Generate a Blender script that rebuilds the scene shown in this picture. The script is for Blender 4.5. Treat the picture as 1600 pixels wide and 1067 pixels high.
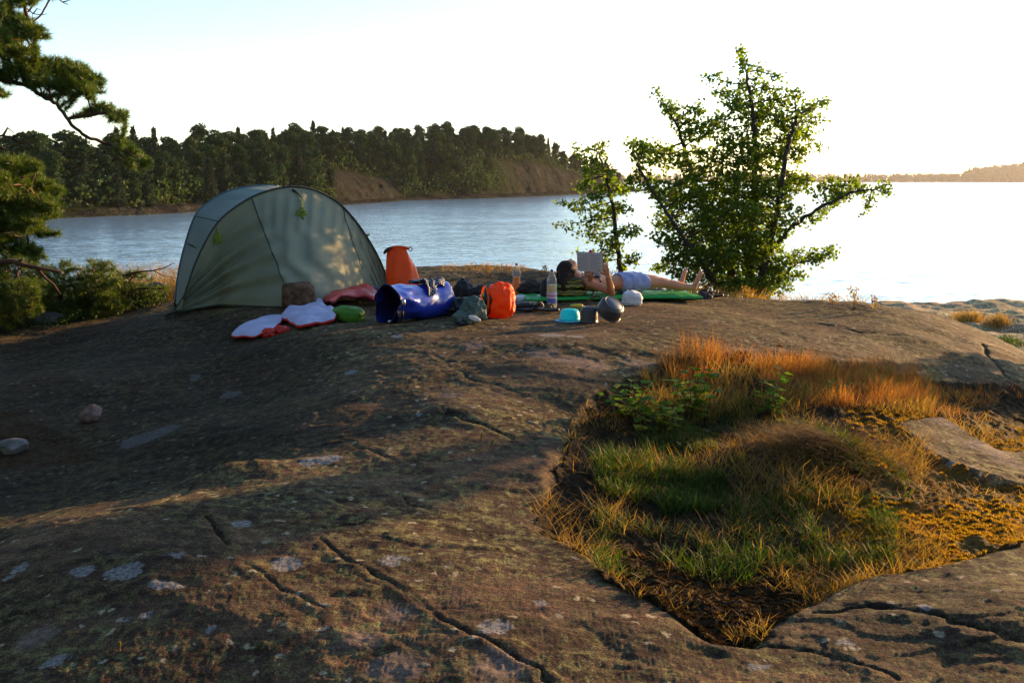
import bpy, bmesh, math, random
import numpy as np
from mathutils import Vector, Matrix
rng = np.random.default_rng(7); random.seed(7)
R = math.radians
for o in list(bpy.data.objects): bpy.data.objects.remove(o)
scene = bpy.context.scene
COL = scene.collection

# ------------------------------------------------------------------ camera, sky, sun, exposure
F = 1570.0; HOR = 282.5; EYE = 4.5
PITCH = math.atan((533.5 - HOR) / F)
cam = bpy.data.cameras.new('camera'); camo = bpy.data.objects.new('camera', cam); COL.objects.link(camo)
cam.sensor_width = 36; cam.lens = 36 * F / 1600; cam.clip_start = 0.05; cam.clip_end = 20000
camo.location = (0, 0, EYE); camo.rotation_euler = (R(90) - PITCH, 0, 0)
scene.camera = camo
SUN_AZ, SUN_EL = 51.0, 9.6
world = bpy.data.worlds.new('World'); scene.world = world; world.use_nodes = True
wn = world.node_tree; wn.nodes.clear()
sky = wn.nodes.new('ShaderNodeTexSky'); sky.sky_type = 'NISHITA'; sky.sun_disc = False
sky.sun_elevation = R(SUN_EL); sky.sun_rotation = R(SUN_AZ); sky.air_density = 0.85; sky.dust_density = 0.35; sky.ozone_density = 1.4
bg = wn.nodes.new('ShaderNodeBackground'); bg.inputs[1].default_value = 0.14
wo = wn.nodes.new('ShaderNodeOutputWorld'); wn.links.new(sky.outputs[0], bg.inputs[0]); wn.links.new(bg.outputs[0], wo.inputs[0])
sl = bpy.data.lights.new('sun', 'SUN'); sl.energy = 5.0; sl.angle = R(0.6); sl.color = (1.0, 0.60, 0.26)
so = bpy.data.objects.new('sun', sl); COL.objects.link(so)
SD = Vector((math.sin(R(SUN_AZ)) * math.cos(R(SUN_EL)), math.cos(R(SUN_AZ)) * math.cos(R(SUN_EL)), math.sin(R(SUN_EL))))
so.rotation_euler = SD.to_track_quat('Z', 'Y').to_euler(); so.location = (30, 30, 20)
vs = scene.view_settings; vs.view_transform = 'Standard'; vs.look = 'None'; vs.gamma = 1; vs.exposure = 1.42; vs.use_curve_mapping = False

# ------------------------------------------------------------------ pixel <-> world
cp, sp_ = math.cos(PITCH), math.sin(PITCH)
def ray(px, py):
    a = (px - 800) / F; b = (533.5 - py) / F
    return np.array([a, cp + b * sp_, -sp_ + b * cp])
def P(px, py, Y):
    d = ray(px, py); return Vector((d[0] * Y / d[1], Y, EYE + d[2] * Y / d[1]))
def PZ(px, py, z):
    d = ray(px, py); t = (z - EYE) / d[2]; return Vector((d[0] * t, d[1] * t, z))
def proj(x, y, z):
    dz = z - EYE
    dep = y * cp - dz * sp_; up = y * sp_ + dz * cp
    return 800 + F * x / dep, 533.5 - F * up / dep

# ------------------------------------------------------------------ noise
def _h(ix, iy, iz, seed):
    h = (ix.astype(np.int64) * 374761393 + iy.astype(np.int64) * 668265263 + iz.astype(np.int64) * 2147483647 + seed * 974634777) & 0xffffffff
    h = ((h ^ (h >> 13)) * 1274126177) & 0xffffffff
    h = ((h ^ (h >> 16)) * 2246822519) & 0xffffffff
    return ((h ^ (h >> 15)) & 0xffffff) / float(0xffffff)
def vn3(x, y, z, seed=0):
    x, y, z = np.broadcast_arrays(np.asarray(x, float), np.asarray(y, float), np.asarray(z, float))
    ix, iy, iz = np.floor(x), np.floor(y), np.floor(z)
    fx, fy, fz = x - ix, y - iy, z - iz
    fx = fx * fx * (3 - 2 * fx); fy = fy * fy * (3 - 2 * fy); fz = fz * fz * (3 - 2 * fz)
    r = 0
    for a in (0, 1):
        wa = fx if a else 1 - fx
        for b in (0, 1):
            wb = fy if b else 1 - fy
            for c in (0, 1):
                wc = fz if c else 1 - fz
                r = r + wa * wb * wc * _h(ix + a, iy + b, iz + c, seed)
    return r * 2 - 1
def vn2(x, y, seed=0):
    x = np.asarray(x, float); y = np.asarray(y, float)
    ix, iy = np.floor(x), np.floor(y); fx, fy = x - ix, y - iy
    fx = fx * fx * (3 - 2 * fx); fy = fy * fy * (3 - 2 * fy); zz = np.zeros_like(ix)
    r = ((1 - fx) * (1 - fy) * _h(ix, iy, zz, seed) + fx * (1 - fy) * _h(ix + 1, iy, zz, seed)
         + (1 - fx) * fy * _h(ix, iy + 1, zz, seed) + fx * fy * _h(ix + 1, iy + 1, zz, seed))
    return r * 2 - 1
def fbm(x, y, o=4, seed=0):
    r = 0; a = 1; t = 0
    for k in range(o):
        r = r + a * vn2(x * 2 ** k + 17.3 * k, y * 2 ** k + 5.1 * k, seed + k); t += a; a *= .5
    return r / t
def sstep(a, b, x):
    t = np.clip((x - a) / (b - a), 0, 1); return t * t * (3 - 2 * t)

# ------------------------------------------------------------------ ground height field
CPX = [  # pixel, pixel, height
 (0,1067,2.86),(400,1067,2.90),(800,1067,2.92),(1200,1067,2.90),(1600,1067,2.92),(-300,1000,2.82),(1900,1000,2.92),
 (0,940,2.93),(200,940,2.95),(400,950,2.97),(800,950,2.98),(1200,980,2.93),(1600,950,2.96),(1400,1000,2.92),
 (0,870,2.98),(150,838,3.01),(400,850,3.02),(700,850,3.00),(300,815,3.02),
 (0,792,2.74),(150,782,2.75),(290,765,2.80),(-200,780,2.7),(370,745,2.96),(440,735,2.98),
 (0,700,2.76),(200,700,2.81),(450,690,2.96),(700,740,3.02),(700,680,3.06),(860,720,3.0),
 (0,600,2.86),(200,600,2.93),(400,600,2.98),(600,600,3.12),(800,600,3.17),(1000,590,3.16),
 (60,545,2.90),(300,540,3.06),(500,540,3.19),(700,540,3.23),(900,540,3.23),(1100,540,3.20),(1300,540,3.12),(1480,560,2.95),
 (150,500,2.98),(300,490,3.20),(450,490,3.25),(600,490,3.26),(800,490,3.26),(1000,490,3.26),(1200,490,3.20),
 (500,462,3.26),(700,455,3.26),(850,455,3.26),(1000,465,3.25),
 (640,427,3.23),(760,427,3.23),(870,431,3.22),(980,446,3.21),(1100,462,3.17),(1240,473,3.08),(1400,489,2.93),(1520,521,2.72),(1610,562,2.52),
 (950,700,2.93),(1100,640,3.0),(1300,600,3.05),(1500,620,2.86),(1300,700,2.95),(1200,820,2.88),(1100,900,2.88),(1450,800,2.9),(1550,700,2.82),(1600,640,2.7),(1600,850,2.88),
 (1750,700,2.6),(1800,860,2.75)]
CW = [(0,.8,2.85),(-3,.8,2.75),(3,.8,2.75),(-7,3,2.5),(7,3,2.3),(-7,7,2.55),(-6,10,2.85),(-7,13,2.95),(-4.6,12.0,3.02),(-4.8,15,2.3),(-7,18,.6),(-3.5,14.5,2.75),(-3.5,18,.8),
 (-1.2,16,2.5),(0,16,2.4),(1.6,15,2.3),(-1,19,.6),(1,19,.3),(3,15,1.7),(3,18,.1),(5,14,1.5),(6,17,0),(8,14,.6),(9,11,1.2),(7.3,10,1.9),(9,6,1.8),(-9,22,-1),(-3,23,-1.2),(3,22,-1.2),(9,20,-1),(13,14,-.6),(13,6,.8),
 (-12,8,1.8),(-12,16,.5),(-14,3,1.8),(-20,20,-1),(20,20,-1),(20,4,-.6),(-10,.5,2.2),(10,.5,1.6),(0,30,-2),(-20,30,-2),(20,30,-2)]
cpts = [PZ(a, b, c) for a, b, c in CPX] + [Vector(c) for c in CW]
CPA = np.array([[p.x, p.y, p.z] for p in cpts])
def _phi(r2): return np.where(r2 > 1e-12, 0.5 * r2 * np.log(np.maximum(r2, 1e-12)), 0)
_n = len(CPA)
_d2 = (CPA[:, None, 0] - CPA[None, :, 0]) ** 2 + (CPA[:, None, 1] - CPA[None, :, 1]) ** 2
_K = _phi(_d2) + np.eye(_n) * 0.02
_Pm = np.c_[np.ones(_n), CPA[:, :2]]
_A = np.block([[_K, _Pm], [_Pm.T, np.zeros((3, 3))]])
_w = np.linalg.solve(_A, np.r_[CPA[:, 2], 0, 0, 0])
def H0(x, y):
    x = np.asarray(x, float); y = np.asarray(y, float)
    r = _w[_n] + _w[_n + 1] * x + _w[_n + 2] * y
    for i in range(_n):
        r = r + _w[i] * _phi((x - CPA[i, 0]) ** 2 + (y - CPA[i, 1]) ** 2)
    return r
def march(px, py, fn, y0=1.5, y1=30):
    d = ray(px, py); Y = np.geomspace(y0, y1, 500)
    X = d[0] * Y / d[1]; Z = EYE + d[2] * Y / d[1]
    hz = fn(X, Y); below = np.nonzero(Z < hz)[0]
    if len(below) == 0: return Vector((X[-1], Y[-1], hz[-1]))
    i = max(below[0], 1); a = Z[i - 1] - hz[i - 1]; b = hz[i] - Z[i]; t = a / (a + b + 1e-9)
    y = Y[i - 1] + t * (Y[i] - Y[i - 1]); x = d[0] * y / d[1]
    return Vector((x, y, float(fn(np.array([x]), np.array([y]))[0])))
CR = [  # cracks: pixels, half width m, depth m
 ([(680,560),(705,572),(740,590),(800,610),(860,612),(930,620)],.018,.05),
 ([(690,650),(730,668),(770,682),(805,698)],.016,.045),
 ([(502,848),(543,879),(584,899),(656,940),(687,971),(738,1002),(789,1027),(830,1055),(860,1090)],.009,.05),
 ([(-10,978),(50,967),(110,957),(150,949),(225,935)],.010,.035),
 ([(384,889),(410,905),(441,930),(470,944),(507,961)],.010,.03),
 ([(1275,958),(1320,955),(1358,953),(1410,961),(1461,976),(1512,994),(1560,1004),(1640,1020)],.020,.09),
 ([(1100,1015),(1140,1010),(1180,1012),(1230,1020),(1280,1033),(1358,1058),(1400,1080)],.012,.04),
 ([(1250,500),(1290,507),(1340,520),(1400,528),(1440,534)],.03,.06),
 ([(1535,538),(1548,560),(1575,590),(1600,600)],.04,.09),
 ([(1538,540),(1570,548),(1600,562)],.04,.08),
 ([(325,818),(330,835),(345,848),(352,862)],.014,.05),
 ([(480,835),(520,828),(560,820),(575,815)],.014,.05),
 ([(620,775),(650,790),(672,792)],.016,.05),
 ([(1420,690),(1480,705),(1540,728),(1600,745)],.012,.03),
 ([(240,800),(300,770),(420,712),(445,716)],.02,.06),
 ([(520,690),(560,705),(620,730)],.014,.04),
]
CRW = []
_b = march(355, 752, H0); BUMP = (_b.x, _b.y, .09)
for pts, w, dp in CR:
    q = [march(a, b, H0) for a, b in pts]
    CRW.append((np.array([[p.x, p.y] for p in q]), w, dp))
PITPX = [(935,612),(1000,585),(1060,568),(1150,560),(1290,562),(1420,585),(1530,600),(1640,600),(1700,640),(1640,700),(1560,700),(1470,655),(1400,665),(1440,700),(1530,740),(1640,760),(1660,845),(1560,862),(1460,880),(1370,890),(1290,925),(1230,965),(1170,1008),(1110,1000),(1050,965),(985,925),(920,868),(845,828),(840,790),(880,720),(900,660)]
PIT = np.array([[p.x, p.y] for p in (march(a, b, H0) for a, b in PITPX)])
def seg_dist(x, y, A, B):
    dx, dy = B[0] - A[0], B[1] - A[1]; L = dx * dx + dy * dy + 1e-12
    t = np.clip(((x - A[0]) * dx + (y - A[1]) * dy) / L, 0, 1)
    return np.hypot(x - A[0] - t * dx, y - A[1] - t * dy)
def poly_sd(x, y, poly):   # negative inside
    d = np.full(np.shape(x), 1e9); ins = np.zeros(np.shape(x), bool); n = len(poly)
    for i in range(n):
        A, B = poly[i], poly[(i + 1) % n]
        d = np.minimum(d, seg_dist(x, y, A, B))
        if A[1] != B[1]:
            c = ((A[1] > y) != (B[1] > y)) & (x < (B[0] - A[0]) * (y - A[1]) / (B[1] - A[1]) + A[0]); ins ^= c
    return np.where(ins, -d, d)
def H(x, y):
    x = np.asarray(x, float); y = np.asarray(y, float)
    z = H0(x, y)
    wx = x + .25 * fbm(x * .9, y * .9, 2, 50); wy = y + .25 * fbm(x * .9 + 9, y * .9, 2, 51)
    plateau = np.exp(-((x - .2) ** 2 / 9 + (y - 10) ** 2 / 3.5))
    amp = 1 - .75 * plateau
    z = z + amp * .075 * fbm(wx * .75, wy * .75, 3, 3)
    lay = fbm(wx * 1.1 + .4 * wy, wy * 2.2, 3, 8)
    z = z + amp * .010 * (np.abs(lay) * 2 - .6)                                   # rounded plates with creases between
    z = z + (.4 + .6 * amp) * (.006 * fbm(x * 6, y * 6, 3, 12) + .003 * fbm(x * 22, y * 22, 3, 17) + .003 * np.abs(vn2(x * 60, y * 60, 18)))
    ns = fbm(wx * .6 + 31, wy * 1.1, 6, 140)
    for t_ in (-.10, .08, .24): z = z + (.3 + .7 * amp) * .008 * sstep(-.014, .014, ns - t_)
    for pts, w, dp in CRW:
        d = np.full(np.shape(x), 1e9)
        bb = (x > pts[:, 0].min() - .3) & (x < pts[:, 0].max() + .3) & (y > pts[:, 1].min() - .3) & (y < pts[:, 1].max() + .3)
        if not np.any(bb): continue
        xs, ys = x[bb] + .012 * vn2(x[bb] * 14, y[bb] * 14, 33), y[bb] + .02 * vn2(x[bb] * 11, y[bb] * 11, 34)
        dd = np.full(xs.shape, 1e9)
        for i in range(len(pts) - 1): dd = np.minimum(dd, seg_dist(xs, ys, pts[i], pts[i + 1]))
        ww = w * .42 * (.75 + .6 * vn2(xs * 5, ys * 5, 35))
        g = -dp * .5 * (.5 + .8 * vn2(xs * 4, ys * 4, 36)) * np.exp(-(dd / np.maximum(ww, .004)) ** 2) + dp * .10 * np.exp(-((dd - 3.0 * w) / (2.5 * w)) ** 2)
        z = z.copy(); z[bb] += g
    z = z + BUMP[2] * np.exp(-((x - BUMP[0]) / .30) ** 2 - ((y - BUMP[1] - .3 * (x - BUMP[0])) / .16) ** 2)
    pd = poly_sd(x, y, PIT) + .05 * fbm(x * 4, y * 4, 3, 60)
    z = z - .09 * sstep(.04, -.12, pd)
    return z
def Hs(x, y): return float(H(np.array([x]), np.array([y]))[0])
def hit(px, py): return march(px, py, H)

# ------------------------------------------------------------------ mesh + object helpers
def mesh(name, V, faces, mat=None, parent=None, smooth=True, mats=None, midx=None, attrs=None):
    """faces: array (n,3) / (n,4), a list of such arrays, or a list of tuples"""
    me = bpy.data.meshes.new(name)
    V = np.asarray(V, dtype=np.float32)
    if isinstance(faces, np.ndarray): faces = [faces]
    if len(faces) and isinstance(faces[0], np.ndarray) and faces[0].ndim == 2:
        faces = [f for f in faces if len(f)]
        nl = sum(f.size for f in faces); npoly = sum(len(f) for f in faces)
        me.vertices.add(len(V)); me.vertices.foreach_set('co', V.ravel())
        me.loops.add(nl); me.loops.foreach_set('vertex_index', np.concatenate([f.ravel() for f in faces]).astype(np.int32))
        me.polygons.add(npoly)
        sizes = np.concatenate([np.full(len(f), f.shape[1]) for f in faces])
        starts = np.r_[0, np.cumsum(sizes)[:-1]].astype(np.int32)
        me.polygons.foreach_set('loop_start', starts)
        me.update(calc_edges=True); me.validate()
    else:
        me.from_pydata([tuple(map(float, v)) for v in V], [], [tuple(int(i) for i in f) for f in faces]); me.update()
    if len(me.polygons): me.polygons.foreach_set('use_smooth', np.full(len(me.polygons), smooth))
    for m in (mats or ([mat] if mat else [])): me.materials.append(m)
    if midx is not None: me.polygons.foreach_set('material_index', np.asarray(midx, dtype=np.int32))
    if attrs:
        for k, a in attrs.items():
            at = me.attributes.new(k, 'FLOAT', 'POINT'); at.data.foreach_set('value', np.asarray(a, dtype=np.float32))
    ob = bpy.data.objects.new(name, me); COL.objects.link(ob)
    if parent is not None: ob.parent = parent
    return ob
def tag(o, label=None, cat=None, group=None, kind=None):
    if label: o['label'] = label
    if cat: o['category'] = cat
    if group: o['group'] = group
    if kind: o['kind'] = kind
    return o
def empty(name, loc, label, cat, rz=0, group=None):
    o = bpy.data.objects.new(name, None); COL.objects.link(o); o.location = loc; o.rotation_euler = (0, 0, rz); o.empty_display_size = .1
    return tag(o, label, cat, group)
class MB:
    """collects vertices and faces in numpy chunks"""
    def __init__(s): s.v = []; s.f3 = []; s.f4 = []; s.n = 0
    def add(s, V, f3=None, f4=None):
        V = np.asarray(V, float).reshape(-1, 3)
        if f3 is not None and len(f3): s.f3.append(np.asarray(f3, int) + s.n)
        if f4 is not None and len(f4): s.f4.append(np.asarray(f4, int) + s.n)
        s.v.append(V); s.n += len(V)
    def build(s, name, mat, parent=None, smooth=True, off=None):
        V = np.concatenate(s.v)
        if off is not None: V = V - np.array(off)
        fs = []
        if s.f3: fs.append(np.concatenate(s.f3))
        if s.f4: fs.append(np.concatenate(s.f4))
        return mesh(name, V, fs, mat, parent, smooth)
def frames(p):
    p = np.asarray(p, float); t = np.gradient(p, axis=0); t /= np.linalg.norm(t, axis=1)[:, None] + 1e-12; return t
def loft(mb, pts, rad, up=(0, 0, 1), n=20, caps=True, disp=None, power=2.0):
    """tube of elliptical sections; rad = list of r or (side, up)"""
    pts = np.asarray(pts, float); T = frames(pts); up = np.asarray(up, float)
    rad = np.array([(r, r) if np.isscalar(r) else r for r in rad], float)
    m = len(pts); a = np.linspace(0, 2 * np.pi, n, endpoint=False)
    ca, sa = np.cos(a), np.sin(a)
    ca2 = np.sign(ca) * np.abs(ca) ** (2 / power); sa2 = np.sign(sa) * np.abs(sa) ** (2 / power)
    V = []
    for i in range(m):
        t = T[i]; u = up - t * np.dot(up, t)
        if np.linalg.norm(u) < 1e-3: u = np.array([1., 0, 0]) - t * t[0]
        u /= np.linalg.norm(u); s = np.cross(t, u)
        ring = pts[i] + np.outer(ca2, s) * rad[i, 0] + np.outer(sa2, u) * rad[i, 1]
        if disp is not None: ring = ring + disp(ring, pts[i], i / (m - 1), a)
        V.append(ring)
    V = np.concatenate(V); i = np.arange(m - 1)[:, None] * n; j = np.arange(n)[None, :]; j2 = (j + 1) % n
    f4 = np.stack([i + j, i + j2, i + n + j2, i + n + j], -1).reshape(-1, 4)
    f3 = []
    if caps:
        V = np.concatenate([V, pts[:1], pts[-1:]]); c0 = m * n; c1 = c0 + 1
        jj = np.arange(n); k2 = (jj + 1) % n
        f3 = np.concatenate([np.stack([np.full(n, c0), k2, jj], -1), np.stack([np.full(n, c1), (m - 1) * n + jj, (m - 1) * n + k2], -1)])
    mb.add(V, f3, f4)
def cap(mb, a, b, r0, r1, n=12):
    """capsule with round ends and taper"""
    a = np.asarray(a, float); b = np.asarray(b, float); d = b - a; L = np.linalg.norm(d) + 1e-9; d = d / L
    th = np.linspace(-np.pi / 2, 0, 5)[:-1]; pts = []; rad = []
    for q in th: pts.append(a + d * r0 * np.sin(q)); rad.append(max(r0 * np.cos(q), 1e-4))
    for k in range(4):
        f = k / 3; pts.append(a + d * L * f); rad.append(r0 + (r1 - r0) * f)
    for q in -th[::-1]: pts.append(b + d * r1 * np.sin(q)); rad.append(max(r1 * np.cos(q), 1e-4))
    up = (0, 0, 1) if abs(d[2]) < .9 else (1, 0, 0)
    loft(mb, pts, rad, up, n, True)
def lathe(mb, prof, n=24, cx=0, cy=0, close=False):
    prof = np.asarray(prof, float); m = len(prof); a = np.linspace(0, 2 * np.pi, n, endpoint=False)
    V = np.stack([cx + prof[:, None, 0] * np.cos(a), cy + prof[:, None, 0] * np.sin(a), np.repeat(prof[:, 1:2], n, 1)], -1).reshape(-1, 3)
    i = np.arange(m - 1)[:, None] * n; j = np.arange(n)[None, :]; j2 = (j + 1) % n
    mb.add(V, None, np.stack([i + j, i + j2, i + n + j2, i + n + j], -1).reshape(-1, 4))
def edges_tubes(mb, A, B, ra, rb, n=5):
    """many frustums at once"""
    A = np.asarray(A, float); B = np.asarray(B, float); d = B - A; L = np.linalg.norm(d, axis=1)[:, None] + 1e-9; d = d / L
    ref = np.where(np.abs(d[:, 2:3]) < .9, np.array([[0, 0, 1.]]), np.array([[1., 0, 0]]))
    u = np.cross(d, ref); u /= np.linalg.norm(u, axis=1)[:, None] + 1e-9; w = np.cross(d, u)
    a = np.linspace(0, 2 * np.pi, n, endpoint=False)
    ring = u[:, None, :] * np.cos(a)[None, :, None] + w[:, None, :] * np.sin(a)[None, :, None]
    V0 = A[:, None, :] + ring * np.asarray(ra)[:, None, None]; V1 = B[:, None, :] + ring * np.asarray(rb)[:, None, None]
    m = len(A); V = np.concatenate([V0, V1], 1).reshape(-1, 3)
    base = (np.arange(m) * 2 * n)[:, None]; j = np.arange(n)[None, :]; j2 = (j + 1) % n
    mb.add(V, None, np.stack([base + j, base + j2, base + n + j2, base + n + j], -1).reshape(-1, 4))
def tube(mb, pts, r, n=6):
    pts = np.asarray(pts, float); r = np.full(len(pts), r) if np.isscalar(r) else np.asarray(r)
    loft(mb, pts, list(r), (0, 0, 1), n, True)
def rand_unit(n):
    v = rng.normal(size=(n, 3)); return v / (np.linalg.norm(v, axis=1)[:, None] + 1e-9)
def leaves(mb, C, D, Nn, L, W, fold=.25):
    """leaf: 4 tris, pointed oval folded along its midrib. C base, D direction, Nn normal"""
    C = np.asarray(C); D = D / (np.linalg.norm(D, axis=1)[:, None] + 1e-9)
    S = np.cross(D, Nn); S /= np.linalg.norm(S, axis=1)[:, None] + 1e-9; U = np.cross(S, D)
    L = np.broadcast_to(np.asarray(L, float), (len(C),))[:, None]; W = np.broadcast_to(np.asarray(W, float), (len(C),))[:, None]
    v = [C, C + D * L * .35 + S * W * .5 + U * W * fold, C + D * L * .75 + S * W * .42 + U * W * fold, C + D * L,
         C + D * L * .75 - S * W * .42 + U * W * fold, C + D * L * .35 - S * W * .5 + U * W * fold]
    V = np.stack(v, 1).reshape(-1, 3); b = (np.arange(len(C)) * 6)[:, None]
    q = np.concatenate([b + np.array([[0, 1, 2, 3]]), b + np.array([[0, 3, 4, 5]])])
    mb.add(V, None, q)
def needles(mb, C, D, L, W):
    """single thin tris"""
    n = len(C); D = D / (np.linalg.norm(D, axis=1)[:, None] + 1e-9); S = np.cross(D, rand_unit(n)); S /= np.linalg.norm(S, axis=1)[:, None] + 1e-9
    L = np.broadcast_to(np.asarray(L, float), (n,))[:, None]; W = np.broadcast_to(np.asarray(W, float), (n,))[:, None]
    V = np.stack([C - S * W * .5, C + S * W * .5, C + D * L], 1).reshape(-1, 3)
    mb.add(V, (np.arange(n) * 3)[:, None] + np.array([[0, 1, 2]]))
def blades(mb, B, Ht, W, lean, bend, az=None):
    """grass blades: 2 quads + tip"""
    n = len(B); B = np.asarray(B, float)
    az = rng.uniform(0, 2 * np.pi, n) if az is None else az
    dx = np.stack([np.cos(az), np.sin(az), np.zeros(n)], 1); sa = rng.uniform(0, 2 * np.pi, n)
    s = np.stack([np.cos(sa), np.sin(sa), np.zeros(n)], 1)
    Ht = np.broadcast_to(Ht, (n,))[:, None]; W = np.broadcast_to(W, (n,))[:, None]
    lean = np.broadcast_to(lean, (n,))[:, None]; bend = np.broadcast_to(bend, (n,))[:, None]
    def pt(t):
        h = t * (1 - .45 * bend * t * t) * Ht
        return B + dx * (lean * t + bend * t * t) * Ht + np.array([0, 0, 1.]) * h
    ts = [0, .4, .75, 1.0]; ws = [.8, 1, .6]
    V = []
    for t, w in zip(ts[:3], ws): q = pt(t); V += [q - s * W * w * .5, q + s * W * w * .5]
    V.append(pt(1.0)); V = np.stack(V, 1).reshape(-1, 3); b = (np.arange(n) * 7)[:, None]
    mb.add(V, b + np.array([[4, 5, 6]]), np.concatenate([b + np.array([[0, 1, 3, 2]]), b + np.array([[2, 3, 5, 4]])]))

# ------------------------------------------------------------------ materials
def mat(name, col, rough=.7, spec=.4, var=.0, vscale=8., bump=0, bscale=60., metal=0, trans=0, island=0, sheen=0, coord='Object', col2=None, coat=0, bdist=.01, sss=0):
    m = bpy.data.materials.new(name); m.use_nodes = True; nt = m.node_tree; N = nt.nodes; Lk = nt.links
    b = N['Principled BSDF']; b.inputs['Roughness'].default_value = rough; b.inputs['Specular IOR Level'].default_value = spec
    b.inputs['Metallic'].default_value = metal; b.inputs['Coat Weight'].default_value = coat; b.inputs['Coat Roughness'].default_value = .15
    b.inputs['Sheen Weight'].default_value = sheen
    c = (*col, 1); src = None
    tc = N.new('ShaderNodeTexCoord')
    if var or col2:
        nz = N.new('ShaderNodeTexNoise'); nz.inputs['Scale'].default_value = vscale; nz.inputs['Detail'].default_value = 5
        Lk.new(tc.outputs[coord], nz.inputs['Vector'])
        rp = N.new('ShaderNodeValToRGB'); rp.color_ramp.elements[0].position = .35; rp.color_ramp.elements[1].position = .68
        c2 = col2 or tuple(min(1, x * (1 + var)) for x in col); c1 = col if col2 else tuple(x * (1 - var) for x in col)
        rp.color_ramp.elements[0].color = (*c1, 1); rp.color_ramp.elements[1].color = (*c2, 1)
        Lk.new(nz.outputs[0], rp.inputs[0]); src = rp.outputs[0]
    if island:
        g = N.new('ShaderNodeNewGeometry'); hs = N.new('ShaderNodeHueSaturation')
        mr = N.new('ShaderNodeMapRange'); mr.inputs[3].default_value = 1 - island; mr.inputs[4].default_value = 1 + island
        Lk.new(g.outputs['Random Per Island'], mr.inputs[0]); Lk.new(mr.outputs[0], hs.inputs['Value'])
        m2 = N.new('ShaderNodeMath'); m2.operation = 'MULTIPLY'; m2.inputs[1].default_value = 7.13
        m3 = N.new('ShaderNodeMath'); m3.operation = 'FRACT'; m4 = N.new('ShaderNodeMapRange'); m4.inputs[3].default_value = .5 - island * .07; m4.inputs[4].default_value = .5 + island * .05
        Lk.new(g.outputs['Random Per Island'], m2.inputs[0]); Lk.new(m2.outputs[0], m3.inputs[0]); Lk.new(m3.outputs[0], m4.inputs[0]); Lk.new(m4.outputs[0], hs.inputs['Hue'])
        if src: Lk.new(src, hs.inputs['Color'])
        else: hs.inputs['Color'].default_value = c
        src = hs.outputs[0]
    if src: Lk.new(src, b.inputs['Base Color'])
    else: b.inputs['Base Color'].default_value = c
    if sss:
        b.inputs['Subsurface Weight'].default_value = sss; b.inputs['Subsurface Radius'].default_value = (1, .35, .2); b.inputs['Subsurface Scale'].default_value = .012
    if bump:
        n2 = N.new('ShaderNodeTexNoise'); n2.inputs['Scale'].default_value = bscale; n2.inputs['Detail'].default_value = 6
        Lk.new(tc.outputs[coord], n2.inputs['Vector']); bp = N.new('ShaderNodeBump'); bp.inputs['Strength'].default_value = bump; bp.inputs['Distance'].default_value = bdist
        Lk.new(n2.outputs[0], bp.inputs['Height']); Lk.new(bp.outputs[0], b.inputs['Normal'])
    if trans:
        out = N['Material Output']; t = N.new('ShaderNodeBsdfTranslucent'); mx = N.new('ShaderNodeMixShader'); mx.inputs[0].default_value = trans
        if src:
            tm = N.new('ShaderNodeMix'); tm.data_type = 'RGBA'; tm.blend_type = 'MULTIPLY'; tm.inputs[0].default_value = 1
            Lk.new(src, tm.inputs[6]); tm.inputs[7].default_value = (1.9, 2.0, .6, 1) if island else (1, 1, 1, 1); Lk.new(tm.outputs[2], t.inputs[0])
        else: t.inputs[0].default_value = c
        Lk.new(b.outputs[0], mx.inputs[1]); Lk.new(t.outputs[0], mx.inputs[2]); Lk.new(mx.outputs[0], out.inputs['Surface'])
    return m

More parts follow.
